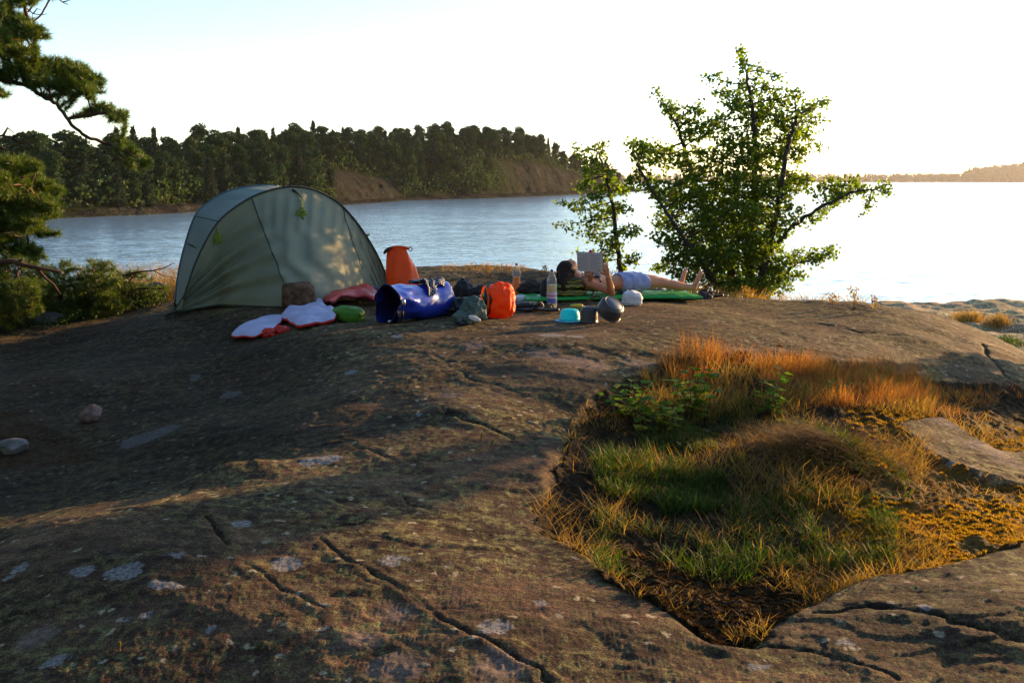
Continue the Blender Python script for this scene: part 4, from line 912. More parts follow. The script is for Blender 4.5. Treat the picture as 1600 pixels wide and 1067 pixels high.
for px, py, h, ln, az, lb in [(1248,600,.24,.05,0,'tall straight dry seed stem above the red grass behind the hollow'),(952,862,.12,.1,2,'short stem with a pale head at the lower left of the grass'),(1043,926,.10,.1,1,'stem with a small pale knob standing in the dark moss'),
                              (750,722,.16,.1,1,'thin brown stem growing from the crack in the middle of the slab'),(764,718,.11,.3,1,'shorter thin stem beside the one in the slab crack'),(188,1018,.03,.2,2,'tiny orange grass stub on the slab at lower left'),(1478,800,.16,.2,1.5,'pale seed stem rising from the golden moss')]:
    seed_stem(px, py, h, ln, az, lb)
# raspberry-like shrubs: each leaf an object
M_rasp = mat('shrub_leaf', (.090, .190, .014), .6, .2, island=.0, trans=.5, var=.35, vscale=3)
M_rasp2 = mat('yellow_shrub_leaf', (.34, .34, .03), .6, .2, trans=.5, var=.3, vscale=3)
M_twig = mat('shrub_twig', (.09, .05, .025), .8, .2)
lf = MB()
Lv = []; nl_ = 7
tt = np.linspace(0, 1, nl_); wd = np.array([0, .36, .5, .47, .36, .2, 0]) * .62
Vl = [[t, 0, .03 * math.sin(t * 3) - .10 * t * t] for t in tt] + [[t, w_ * (1 + .1 * (-1) ** i_), .06 * (w_ > 0) - .10 * t * t] for i_, (t, w_) in enumerate(zip(tt, wd))] + [[t, -w_ * (1 + .1 * (-1) ** i_), .06 * (w_ > 0) - .10 * t * t] for i_, (t, w_) in enumerate(zip(tt, wd))]
fl = [[i_, i_ + 1, nl_ + i_ + 1, nl_ + i_] for i_ in range(nl_ - 1)] + [[i_ + 1, i_, 2 * nl_ + i_, 2 * nl_ + i_ + 1] for i_ in range(nl_ - 1)]
def leafmesh(nm, m):
    o = mesh(nm, np.array(Vl), np.array(fl), m); d = o.data; bpy.data.objects.remove(o); return d
LM = [leafmesh('leaf', M_rasp), leafmesh('leaf', M_rasp2)]
def shrub(label, px, py, stems, yellow=.15, size=.05, group=None):
    p = hit(px, py); z = float(Hp(np.array([p.x]), np.array([p.y]))[0]); o = empty('leafy_shrub', (p.x, p.y, z), label, 'shrub', group=group); base = np.array([p.x, p.y, z]); mb = MB()
    for (a, b_, n) in stems:
        n = int(n * 1.5)
        tip = np.array(P(a, b_, p.y + rng.uniform(-.15, .15))) - base; mid = tip * [.35, .35, .65] + rng.normal(size=3) * .01
        t = np.linspace(0, 1, 9)[:, None]; c = (1 - t) ** 2 * 0 + 2 * t * (1 - t) * mid + t * t * tip; tube(mb, c, np.linspace(.003, .0013, 9), 5)
        for k in range(n):
            q = .25 + .75 * (k + .5) / n; pt = np.array([np.interp(q, t[:, 0], c[:, i_]) for i_ in range(3)]); az = k * 2.4 + rng.uniform(-.4, .4)
            dn = Vector((math.cos(az), math.sin(az), rng.uniform(-.25, .45))).normalized(); stalk = pt + np.array(dn) * size * .35
            tube(mb, [pt, stalk], .0008, 3)
            for s in ((0, -1.0, 1.0) if rng.uniform() < .5 else (0,)):
                d2 = Matrix.Rotation(s * .9, 3, 'Z') @ dn; up = Vector((rng.normal() * .35, rng.normal() * .35, 1)); ob = bpy.data.objects.new('leaf', LM[1 if rng.uniform() < yellow else 0]); COL.objects.link(ob); ob.parent = o
                xx = d2.normalized(); yy = up.cross(xx).normalized(); zz = xx.cross(yy); sc = size * 1.5 * rng.uniform(.65, 1.15) * (1 if s == 0 else .8)
                ob.matrix_local = Matrix.Translation(Vector(stalk)) @ Matrix((xx, yy, zz)).transposed().to_4x4() @ Matrix.Scale(sc, 4)
    mb.build('stem', M_twig, o); return o
shrub('leafy green shrub at the upper left of the grassy hollow', 990, 672, [(945,618,7),(962,607,8),(985,596,8),(1010,600,8),(1000,622,7),(970,635,7),(1025,618,7)], .1, .048)
shrub('yellow-green leafy shrub in the middle of the plants left in the hollow', 1040, 690, [(1015,628,8),(1040,620,8),(1060,632,8),(1035,645,8),(1010,652,7),(1055,655,7),(985,660,6)], .6, .045)
shrub('tall leafy stems with red tips behind the yellow-green shrub', 1078, 668, [(1045,588,8),(1075,582,7),(1105,566,9),(1115,578,8),(1095,600,7),(1118,612,6),(1060,596,6)], .12, .05)
shrub('single leafy stem standing alone in the top middle of the hollow', 1205, 668, [(1222,578,10),(1200,592,8),(1214,605,7),(1192,612,5)], .1, .045)
shrub('low leafy plant beside the straw mound', 1235, 680, [(1215,655,6),(1240,652,6),(1262,660,6),(1228,668,5)], .5, .035)
shrub('small leafy plant among the red grass', 1320, 630, [(1296,598,6),(1325,600,6),(1345,612,5)], .3, .035)
# dark broken twig
p0 = P(1232, 700, float(hit_cache['mound2'][1])); b_ = MB(); tube(b_, [P(1228,706,5.75), P(1240,690,5.78), P(1252,676,5.8)], [.012, .011, .008], 7); tag(b_.build('broken_twig', M_twig), 'short dark twig poking out of the grass beside the straw clump', 'twig')
# tufts and herbs on the low shore rocks
def tuft(px, py, n, h, w, m, name, label, Yd=None):
    p = march(px, py, shore_h, 10, 30); x = p.x + rng.normal(size=n) * w; y = p.y + rng.normal(size=n) * w; g = MB(); blades(g, stand(x, y, shore_h), rng.uniform(.5, 1.1, n) * h, .012, rng.uniform(0, .5, n), rng.uniform(0, .5, n)); tag(g.build(name, m, smooth=False), label, 'grass tuft')
tuft(1512, 503, 420, .28, .17, M_dry, 'grass_tuft', 'golden grass tuft on the pale shore rock, the left of two')
tuft(1558, 508, 300, .26, .13, M_dry, 'grass_tuft', 'golden grass tuft on the pale shore rock, the right of two')
tuft(1572, 536, 380, .16, .22, M_green, 'green_herb', 'low green herb on the shore rock at the right edge')
tuft(1408, 492, 160, .16, .3, M_redg, 'reddish_herb', 'reddish dry herbs along the near side of the shore rock')
def weed(px, py, hpx, n, label, m=M_dry, group=None, Yo=.0):
    p = hit(px, py); p.y += Yo; p.x = p.x * (p.y) / (p.y - Yo); z = Hs(p.x, p.y); h = hpx * p.y / F + max(0, (P(px, py, p.y).z - z)); o = empty('dry_weed', (p.x, p.y, z), label, 'weed', group=group); mb = MB(); hd = MB()
    for k in range(n):
        az = rng.uniform(0, 6.28); ln = rng.uniform(.1, .5); hh = h * rng.uniform(.6, 1.05); t = np.linspace(0, 1, 6); c = np.stack([math.cos(az) * ln * hh * t ** 1.5, math.sin(az) * ln * hh * t ** 1.5, hh * t], 1); tube(mb, c, np.linspace(.0028, .0014, 6), 3)
        m_ = 16; q = rng.uniform(.45, 1, m_); cc = np.stack([np.interp(q, t, c[:, i_]) for i_ in range(3)], 1) + rand_unit(m_) * .03 ; leaves(hd, cc, rand_unit(m_), rand_unit(m_), .022, .014)
    mb.build('stem', m, o); hd.build('seed_head', m, o, smooth=False); return o
for px, py, hp, n, lb in [(1335,482,34,6,'sparse dry weed stalks against the bright water right of the big tree'),(1368,485,30,5,'dry weed with dark seed heads beside the low shore rock'),(765,430,20,4,'thin dry weed on the crest left of the juice bottle'),(852,430,14,3,'small dry weed on the crest behind the clear bottle'),(1165,468,22,5,'dry grass stalks at the foot of the big tree'),(1300,480,24,4,'fine dry weed on the crest between the big tree and the shore rock')]:
    weed(px, py, hp, n, lb)
n = 1500; x = rng.uniform(1.9, 4.2, n); y = rng.uniform(11.7, 12.8, n); g = MB(); blades(g, stand(x, y), rng.uniform(.06, .2, n), .006, .4, .5); tag(g.build('crest_grass', M_dry, smooth=False), 'dry grass along the crest at the foot of the big tree', 'grass', kind='stuff')
n = 700; x = rng.uniform(.9, 2.1, n); y = rng.uniform(12.3, 13.2, n); g = MB(); blades(g, stand(x, y), rng.uniform(.06, .22, n), .006, .4, .5); tag(g.build('crest_grass', M_redg, smooth=False), 'reddish dry grass behind the reader and the sapling', 'grass', kind='stuff')
n = 500; x = rng.uniform(-.9, .2, n); y = rng.uniform(12.6, 13.6, n); g = MB(); blades(g, stand(x, y), rng.uniform(.02, .07, n), .005, .4, .5); tag(g.build('crest_grass', M_dry, smooth=False), 'short dry grass on the crest behind the dry bags', 'grass', kind='stuff')

# ------------------------------------------------------------------ tent
def tent_cloth(name, col, tr_):
    m = mat(name, col, .85, .12, var=.08, vscale=3, bump=.25, bscale=260, bdist=.001, trans=tr_); return m
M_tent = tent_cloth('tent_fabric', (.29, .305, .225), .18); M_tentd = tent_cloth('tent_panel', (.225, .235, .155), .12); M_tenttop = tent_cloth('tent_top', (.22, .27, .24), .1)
M_seam = mat('tent_seam', (.035, .045, .035), .7, .3); M_cord = mat('guy_cord', (.22, .30, .03), .7, .3); M_pole = mat('tent_pole', (.03, .09, .13), .35, .6)
H1p = [(283,482),(296,440),(312,398),(339,351),(372,322),(408,303),(449,293),(486,296),(524,314),(552,341),(578,378),(597,414),(609,451)]
H2p = [(273,483),(277,440),(286,395),(305,338),(329,315),(361,298),(402,291),(440,291.5),(492,298),(530,322),(562,365),(590,412),(605,449)]
Gp = [(284,484),(300,481),(316,480),(345,480),(380,481),(415,482.5),(446,483),(485,480),(520,474),(550,466),(576,459),(595,454),(609,451)]
def chordY(px): return 9.9 + (px - 275) / (609 - 275) * 1.30
def curve_pts(lst, dY, m=97):
    t = np.linspace(0, 1, len(lst)); tt = np.linspace(0, 1, m); a = np.array(lst, float); out = []
    # smooth resample (Catmull-Rom)
    k = np.clip((tt * (len(lst) - 1)).astype(int), 0, len(lst) - 2); f = tt * (len(lst) - 1) - k
    p0 = a[np.maximum(k - 1, 0)]; p1 = a[k]; p2 = a[k + 1]; p3 = a[np.minimum(k + 2, len(a) - 1)]; f = f[:, None]
    q = .5 * (2 * p1 + (p2 - p0) * f + (2 * p0 - 5 * p1 + 4 * p2 - p3) * f ** 2 + (3 * p1 - p0 - 3 * p2 + p3) * f ** 3)
    for i_, (px, py) in enumerate(q): out.append(P(px, py, chordY(px) + (dY(tt[i_]) if callable(dY) else dY)))
    return np.array(out)
NT = 121
W1 = curve_pts(H1p, 0, NT); W2 = curve_pts(H2p, lambda t: .75 * math.sin(math.pi * min(1, max(0, t)) ) ** .5 + .05 * 0 + (.35 if t < .02 else 0), NT)
tt = np.linspace(0, 1, NT); gpx = np.interp(tt, np.linspace(0, 1, len(Gp)), [a for a, _ in Gp]); gpy = np.interp(tt, np.linspace(0, 1, len(Gp)), [b_ for _, b_ in Gp])
GW = np.array([march(a, b_, H0) for a, b_ in zip(gpx, gpy)]); GW[:, 1] = np.minimum(GW[:, 1], W1[:, 1] + .02); GW[:, 2] = H0(GW[:, 0], GW[:, 1]) + .01
tent_loc = np.array([-2.4, 10.6, H0(-2.4, 10.6)]); TO = empty('tent', tent_loc, 'olive green dome tent pitched on the slab at the left of the camp', 'tent')
def strip(A, B, ns, disp, m, name, bulge=0.0, out=(0, -1, 0.3), mask=None, nar=None):
    s = np.linspace(0, 1, ns)[:, None, None]; V = A[None] * (1 - s) + B[None] * s; n = np.array(out) / np.linalg.norm(out)
    S, T = np.meshgrid(np.linspace(0, 1, ns), np.linspace(0, 1, A.shape[0]), indexing='ij')
    V = V + n * (disp(S, T) + bulge * np.sin(np.pi * S))[..., None]
    w = A.shape[0]; i = np.arange(ns - 1)[:, None] * w; j = np.arange(w - 1)[None, :]; q = np.stack([i + j, i + j + 1, i + w + j + 1, i + w + j], -1)
    if mask is not None: q = q[mask((S[:-1, :-1] + S[1:, 1:]) / 2, (T[:-1, :-1] + T[1:, 1:]) / 2)]
    q = q.reshape(-1, 4); V = V.reshape(-1, 3); u = np.unique(q); rm = np.full(len(V), -1); rm[u] = np.arange(len(u))
    return mesh(name, V[u] - tent_loc, rm[q], m, TO), V.reshape(ns, w, 3)
seamT = lambda S: .385 + .075 * S + .07 * S ** 2
def wr(S, T):
    right = sstep(-.02, .05, T - seamT(S)); left = 1 - right
    env = 3.0 * np.sin(np.pi * np.clip(S, 0, 1)) ** .6
    a = T * 30 - S * 9 + 1.5 * fbm(S * 3, T * 4, 2, 5)
    w1 = .020 * np.sin(a * 2.4) * sstep(.25, .6, S) * (1 - sstep(.62, .9, T)) * (.5 + .5 * fbm(S * 2, T * 5, 2, 6))
    w1b = .006 * np.sin(T * 150 + 6 * S) * (1 - sstep(.15, .5, S)) + .003 * np.sin(T * 120 - 30 * S) * sstep(.6, .85, T)
    b_ = S * 34 + T * 22 - 26 * (T - .2) ** 2 + 2 * fbm(S * 2, T * 3, 2, 15)
    w2 = .015 * np.sin(b_) * sstep(.05, .4, S) * (.4 + .6 * np.abs(fbm(S * 2, T * 4, 2, 16)) * 2)
    return (right * (w1 + w1b) + left * w2) * env + .006 * fbm(S * 6, T * 9, 3, 22) * env - .035 * np.exp(-((T - seamT(S)) / .012) ** 2) * 0
ov = lambda S, T: wr(S, T) - .10 * np.sin(np.pi * S) * np.sin(np.pi * T) * (1 - .6 * sstep(.3, .6, T))
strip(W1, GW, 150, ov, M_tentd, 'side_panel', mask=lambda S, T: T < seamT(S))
_, VF = strip(W1, GW, 150, ov, M_tent, 'front_panel', mask=lambda S, T: T >= seamT(S))
strip(W1, W2, 34, lambda S, T: .004 * np.sin(T * 90 + 4 * S) * np.sin(np.pi * S) + .005 * fbm(S * 5, T * 9, 3, 30), M_tenttop, 'roof_panel', out=(0, 0, 1), bulge=-.03)
W3 = W2.copy(); 
for k_ in range(NT):
    t = k_ / (NT - 1); W3[k_, 0] = W2[k_, 0] * 1.0 + .1 * (t - .5); W3[k_, 1] = W2[k_, 1] + .75 * math.sin(math.pi * t); W3[k_, 2] = H0(W3[k_, 0], W3[k_, 1]) + .01
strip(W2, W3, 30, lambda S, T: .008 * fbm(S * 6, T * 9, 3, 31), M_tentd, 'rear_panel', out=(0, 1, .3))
mb = MB(); tube(mb, W1[4:-1] + np.array([0, -.012, .006]) - tent_loc, .010, 8); mb.build('pole_sleeve', M_seam, TO)
mb = MB(); tube(mb, W2[1:70] + np.array([-.004, 0, .004]) - tent_loc, .008, 8); mb.build('rear_pole', M_pole, TO)
sm = []
for k_ in range(0, 150, 5):
    S = k_ / 149; j_ = seamT(S) * (NT - 1); j0 = int(j_); f = j_ - j0; sm.append(VF[k_, j0] * (1 - f) + VF[k_, j0 + 1] * f)
mb = MB(); tube(mb, np.array(sm) + [0, -.004, 0] - tent_loc, .005, 6); mb.build('seam', M_seam, TO)
s2 = np.array([VF[int(q * 110), int((.70 + .13 * q) * (NT - 1))] for q in np.linspace(0.02, .8, 16)]); mb = MB(); tube(mb, s2 + [0, -.004, 0] - tent_loc, .004, 6); mb.build('seam', M_seam, TO)
mb = MB(); tube(mb, GW[1:-1] + [0, -.01, .012] - tent_loc, .009, 6); mb.build('hem', M_seam, TO)
mb = MB(); 
a0, b0 = np.array(P(305, 338, chordY(305) + .25)), np.array(P(341, 346, chordY(341) - .02)); tube(mb, [a0 - tent_loc, (a0 + b0) / 2 - tent_loc + [0, -.02, .004], b0 - tent_loc], .005, 6); mb.build('seam', M_seam, TO)
VFa = VF.reshape(-1, 3); VFp = np.stack(proj(VFa[:, 0], VFa[:, 1], VFa[:, 2]), 1)
def on_tent(px, py, off=.014):
    k_ = np.hypot(VFp[:, 0] - px, VFp[:, 1] - py).argmin(); return VFa[k_] + [.3 * off, -off, .3 * off]
def cord(px, py, lpx, seed=1, n=26, rad=.028):
    r_ = np.random.default_rng(seed); mb = MB(); tube(mb, [on_tent(px + 2 * q, py + lpx * q) - tent_loc for q in np.linspace(0, 1, 6)], .0045, 6)
    c = on_tent(px + 3, py + lpx + rad / 10.4 * F, .03); pts = np.array([c + r_.normal(size=3) * rad * [.8, .25, 1.1] for _ in range(n)])
    t = np.linspace(0, n - 1, n * 5); q = np.stack([np.interp(t, np.arange(n), pts[:, k]) for k in range(3)], 1); q[1:-1] = (q[:-2] + q[1:-1] + q[2:]) / 3; q[1:-1] = (q[:-2] + q[1:-1] + q[2:]) / 3
    tube(mb, q - tent_loc, .0052, 5); mb.build('guy_cord', M_cord, TO)
cord(339, 352, 18, seed=2, rad=.040, n=34); cord(469, 308, 20, seed=3, rad=.034, n=36)
mb = MB(); tube(mb, [on_tent(458, 297) - tent_loc, on_tent(465, 302) - tent_loc, on_tent(470, 309) - tent_loc], [.014, .010, .005], 6); mb.build('cord_tab', M_seam, TO)
mb = MB(); c_ = np.array(P(575, 367, chordY(575) - .02)); tube(mb, [c_ + rng.normal(size=3) * .016 - tent_loc for _ in range(14)], .004, 5); mb.build('guy_cord', M_cord, TO)
mb = MB(); loft(mb, [P(293, 381, chordY(293) - .0) - Vector(tent_loc), P(300, 384, chordY(300) - .03) - Vector(tent_loc), P(307, 388, chordY(307) - .05) - Vector(tent_loc)], [.006, .010, .004], (0, 0, 1), 8); mb.build('vent_flap', M_seam, TO)
# peg loops
mb = MB(); q = march(272, 492, H0); tube(mb, [np.array(q) + d - tent_loc for d in ([0, .1, .03], [0, 0, .012], [-.02, -.03, .01], [.02, -.035, .012], [0, 0, .012])], .004, 5); mb.build('peg_loop', M_cord, TO)

# ------------------------------------------------------------------ generic soft lumps, bags, cloths
def lump(mb, c, size, rz=0, amp=.1, sc=6, seed=0, power=1.0, flat=.0, tilt=0, sub=4, ridge=.0, folds=0.0):
    bm = bmesh.new(); bmesh.ops.create_icosphere(bm, subdivisions=sub, radius=1); V = np.array([v.co for v in bm.verts]); Fc = np.array([[v.index for v in f.verts] for f in bm.faces]); bm.free()
    V = np.sign(V) * np.abs(V) ** power; nrm = V / (np.linalg.norm(V, axis=1)[:, None] + 1e-9)
    nz = vn3(V[:, 0] * sc * .3, V[:, 1] * sc * .3, V[:, 2] * sc * .3, seed) + .5 * vn3(V[:, 0] * sc * .7, V[:, 1] * sc * .7, V[:, 2] * sc * .7, seed + 5)
    rd = 1 - np.abs(vn3(V[:, 0] * sc * .5 + 3, V[:, 1] * sc * .5, V[:, 2] * sc * .5, seed + 9)) * 2
    V = V * (1 + amp * nz + ridge * rd)[:, None]
    if folds: V *= (1 + folds * np.sin(V[:, 0] * 9 + 4 * nz))[:, None]
    V = V * np.array(size); V[:, 2] = np.maximum(V[:, 2], -size[2] * (1 - flat))
    Rm = np.array(Matrix.Rotation(rz, 3, 'Z') @ Matrix.Rotation(tilt, 3, 'Y')); mb.add(V @ Rm.T + np.array(c), Fc)
def thing_lump(name, label, cat, px, py, size, m, dz=0, **kw):
    p = hit(px, py); o = empty(name, p, label, cat) if False else None
    mb = MB(); lump(mb, (0, 0, size[2] * (1 - kw.get('flat', 0)) + dz), size, **kw); ob = mb.build(name, m); ob.location = (p.x, p.y, Hs(p.x, p.y) - .004); tag(ob, label, cat); return ob
def vec(*a): return np.array(a, float)
M_blue = mat('blue_vinyl', (.012, .040, .42), .25, .6, var=.15, vscale=6, bump=.35, bscale=14, bdist=.01, coat=.4)
M_blued = mat('blue_lining', (.004, .006, .05), .5, .4); M_black = mat('black_nylon', (.012, .012, .014), .55, .4, bump=.4, bscale=60, bdist=.004); M_blackp = mat('black_plastic', (.015, .015, .016), .3, .5)
M_orange = mat('orange_vinyl', (.95, .105, .004), .4, .3, bump=.3, bscale=12, bdist=.01, trans=.30); M_ornyl = mat('orange_nylon', (.95, .10, .005), .55, .3, bump=.6, bscale=14, bdist=.015, trans=.30)
M_yell = mat('yellow_edge', (.75, .38, .02), .5, .3); M_metal = mat('grey_metal', (.5, .5, .52), .3, .5, metal=1)
RS_ = -1.0
# blue dry bag lying open
zb = 3.25
fc = vec(-1.10, 8.80, 0); rc = vec(-.60, 9.42, 0); fc[2] = Hs(*fc[:2]) + .165; rc[2] = Hs(*rc[:2]) + .16
BO = empty('dry_bag', (fc[0], fc[1], fc[2] - .165), 'large glossy blue dry bag lying with its dark open mouth to the left', 'dry bag'); bo = vec(*BO.location)
def squash(a, f):
    k = np.exp(-(f / .16) ** 2); return k * (-.026 * np.cos(2 * a + .5) + .014 * np.sin(3 * a + 1) + .008 * np.sin(5 * a)) + .008 * np.sin(2 * a + f * 5)
def bagdisp(ring, c, f, a):
    d = (ring - c); d /= np.linalg.norm(d, axis=1)[:, None] + 1e-9
    e = np.interp(f, [0, .1, .8, 1], [.010, .016, .014, .004]); pu = np.exp(-((f - .22) / .07) ** 2)
    w = e * (vn3(ring[:, 0] * 9, ring[:, 1] * 9, ring[:, 2] * 9, 31) + .6 * np.sin(a * 5 + f * 22) * vn3(ring[:, 0] * 4, ring[:, 1] * 4, ring[:, 2] * 4, 37)) + .010 * pu * np.sin(a * 9) + squash(a, f) + .008 * (1 - 2 * np.abs(vn3(ring[:, 0] * 7, ring[:, 1] * 7, ring[:, 2] * 7, 77)))
    return d * w[:, None]
m_ = 46; f = np.linspace(0, 1, m_); ctr = fc[None] * (1 - f[:, None]) + rc[None] * f[:, None]; 
rs = np.interp(f, [0, .04, .18, .4, .7, .88, .95, .985, 1], [.172, .166, .158, .160, .158, .150, .125, .085, .02]); ru = np.interp(f, [0, .05, .2, .5, .8, .92, 1], [.160, .155, .150, .157, .160, .15, .02])
ctr[:, 2] += .006 * np.sin(f * 9)
ctr[:, 2] -= .157 - ru * 1.0 if False else 0
mb = MB(); loft(mb, ctr - bo, list(zip(rs, ru)), (0, 0, 1), 48, False, bagdisp); body = mb.build('bag_body', M_blue, BO)
mb = MB(); fi = np.linspace(0, .62, 14); ci = fc[None] * (1 - fi[:, None]) + rc[None] * fi[:, None]; loft(mb, (ci - bo)[::-1], [(.150 * q, .138 * q) for q in np.interp(fi, [0, .1, .5, .62], [1.08, 1.0, .8, .1])[::-1]], (0, 0, 1), 36, False, lambda ring, c, f, a: (ring - c) / (np.linalg.norm(ring - c, axis=1)[:, None] + 1e-9) * (squash(a, (1 - f) * .6) - .004)[:, None]); mb.build('lining', M_blued, BO)
ax = (rc - fc) / np.linalg.norm(rc - fc); sd3 = np.cross(ax, [0, 0, 1]); sd3 /= np.linalg.norm(sd3)
a = np.linspace(0, 2 * np.pi, 33); rs_ = squash(a, 0); rim = fc[None] + np.outer(np.cos(a) * (.168 + rs_), -sd3 * RS_) + np.outer(np.sin(a) * (.157 + rs_), [0, 0, 1]) - ax * .004; mb = MB(); tube(mb, rim - bo, .007, 8); mb.build('rim', M_blued, BO)
mb = MB(); st = fc + sd3 * .166 + ax * .02 + vec(0, 0, .05); tube(mb, [st - bo, st + vec(.01, -.02, -.05) - bo, st + vec(.005, -.015, -.10) - bo, st + vec(0, 0, -.16) - bo], .011, 8); mb.build('strap', M_black, BO)
mb = MB(); lump(mb, st + vec(.015, -.018, -.02) - bo, (.016, .012, .03), seed=4, sub=2, power=.6); lump(mb, fc - ax * .01 + vec(.03, 0, -.150) - bo, (.022, .012, .014), seed=6, sub=2, power=.6); mb.build('buckle', M_metal, BO)
mb = MB(); lump(mb, rc + vec(.02, 0, .03) - ax * .03 - bo, (.05, .03, .09), rz=.9, seed=9, sub=3, ridge=.15); mb.build('end_tab', mat('white_print', (.75, .76, .8), .4, .4), BO)
# dotted cloth on the blue bag
def dots_mat():
    m = bpy.data.materials.new('polka_dot_cloth'); m.use_nodes = True; N = m.node_tree.nodes; K = m.node_tree.links; b = N['Principled BSDF']; b.inputs['Roughness'].default_value = .85
    a = N.new('ShaderNodeAttribute'); a.attribute_name = 'uvp'; v = N.new('ShaderNodeTexVoronoi'); v.inputs['Scale'].default_value = 62; v.inputs['Randomness'].default_value = .12; tc = N.new('ShaderNodeTexCoord'); K.new(tc.outputs['Object'], v.inputs['Vector'])
    r = N.new('ShaderNodeValToRGB'); e = r.color_ramp.elements; e[0].position = .30; e[0].color = (.7, .7, .72, 1); e[1].position = .38; e[1].color = (.010, .013, .035, 1); K.new(v.outputs['Distance'], r.inputs[0]); K.new(r.outputs[0], b.inputs['Base Color']); return m
M_dots = dots_mat()
mb = MB(); n1, n2 = 40, 26; U, Vv = np.meshgrid(np.linspace(0, 1, n1), np.linspace(0, 1, n2))
base = np.array(P(634, 448, 9.2)); bx = fc + (rc - fc) * .62
X3 = []
for u, v in zip(U.ravel(), Vv.ravel()):
    along = fc + (rc - fc) * (.50 + .36 * u + .05 * math.sin(v * 5)); ang = 2.15 - v * (1.5 + .35 * math.sin(u * 5 + 1)); rr2 = .168 + .016 * vn2(u * 5, v * 5, 3) + .012 * math.sin(u * 14 + v * 3)
    ctr_ = along + ax * .0; X3.append(ctr_ + sd3 * math.cos(ang) * rr2 + vec(0, 0, 1) * math.sin(ang) * (rr2 + .006))
X3 = np.array(X3); i = np.arange(n2 - 1)[:, None] * n1; j = np.arange(n1 - 1)[None, :]; DC = np.stack([i + j, i + j + 1, i + n1 + j + 1, i + n1 + j], -1).reshape(-1, 4)
cl = mesh('dotted_cloth', X3 - bo, DC, M_dots); cl.location = bo; tag(cl, 'navy cloth with white polka dots draped over the blue dry bag', 'cloth')
sol = cl.modifiers.new('thick', 'SOLIDIFY'); sol.thickness = .008
mb = MB(); lump(mb, (fc + (rc - fc) * .66 + sd3 * -.12 + vec(0, 0, .165)) - bo, (.11, .04, .022), rz=.6, amp=.2, ridge=.1, seed=8, sub=3); e_ = mb.build('twisted_end', M_dots, cl)
# orange dry bag standing behind
op = hit(632, 470); OY = 10.25; ox = (630 - 800) / F * OY; oz = Hs(ox, OY)
OO = empty('dry_bag', (ox, OY, oz), 'tall orange dry bag standing upright behind the blue bag with its top rolled', 'dry bag')
def odisp(ring, c, f, a):
    d = ring - c; d /= np.linalg.norm(d, axis=1)[:, None] + 1e-9; return d * (-.020 * np.exp(-((a - 4.4 + f * .9) / .22) ** 2) * np.sin(math.pi * f) ** .5 + .018 * vn3(ring[:, 0] * 8, ring[:, 1] * 8, ring[:, 2] * 6, 41) + .006 * np.sin(a * 6 + f * 9) * np.sin(math.pi * f))[:, None]
hz = np.linspace(0, 1, 40); rx = np.interp(hz, [0, .03, .08, .35, .6, .85, .95, 1], [.08, .150, .172, .170, .158, .122, .102, .070]); ry = np.interp(hz, [0, .03, .08, .5, .8, .93, 1], [.08, .13, .14, .135, .085, .035, .016])
cc = np.stack([-.062 * hz ** 1.4 + .012 * np.sin(hz * 5), .02 * hz, hz * .56], 1); mb = MB(); loft(mb, cc, list(zip(ry, rx)), (1, .15, 0), 44, True, odisp, power=2.3); mb.build('bag_body', M_orange, OO)
mb = MB(); pts = [vec(-.165 + .215 * q, -.012 + .05 * q, .528 + .05 * math.sin(.35 + q * 2.2)) for q in np.linspace(0, 1, 11)]; loft(mb, pts, [(.020, .015 + .003 * math.sin(q * 7)) for q in range(11)], (0, 0, 1), 12); mb.build('rolled_top', M_orange, OO)
mb = MB(); loft(mb, [vec(-.190, -.03, .512), vec(-.175, -.03, .532), vec(-.15, -.03, .553), vec(-.11, -.026, .575)], [(.018, .012), (.022, .018), (.02, .02), (.012, .012)], (0, 0, 1), 10); mb.build('strap', M_black, OO)
mb = MB(); a = np.linspace(0, 2 * np.pi, 17); tube(mb, np.stack([.075 + .017 * np.cos(a), np.full(17, .02), .555 + .022 * np.sin(a)], 1), .0065, 6); mb.build('buckle', M_metal, OO)
# orange stuff sack
p = hit(782, 498); SO = empty('stuff_sack', (p.x, p.y + .12, Hs(p.x, p.y + .12)), 'crumpled orange stuff sack with black mouth, right of the blue bag', 'stuff sack')
mb = MB(); lump(mb, (-.004, 0, .145), (.138, .13, .160), amp=.10, sc=6, seed=12, power=.88, flat=.06, ridge=.08, folds=.02, sub=5); mb.build('sack_body', M_ornyl, SO)
mb = MB(); loft(mb, [vec(-.10, -.02, .15), vec(-.145, -.03, .155), vec(-.165, -.03, .16)], [(.10, .115), (.115, .125), (.10, .11)], (0, 0, 1), 26, True, lambda ring, c, f, a: (ring - c) * (.12 * np.sin(a * 5))[:, None]); mb.build('sack_mouth', M_black, SO)
mb = MB(); loft(mb, [vec(-.13, -.03, .16), vec(-.148, -.035, .16)], [(.117, .128), (.12, .13)], (0, 0, 1), 26, False); mb.build('rim', M_ornyl, SO)
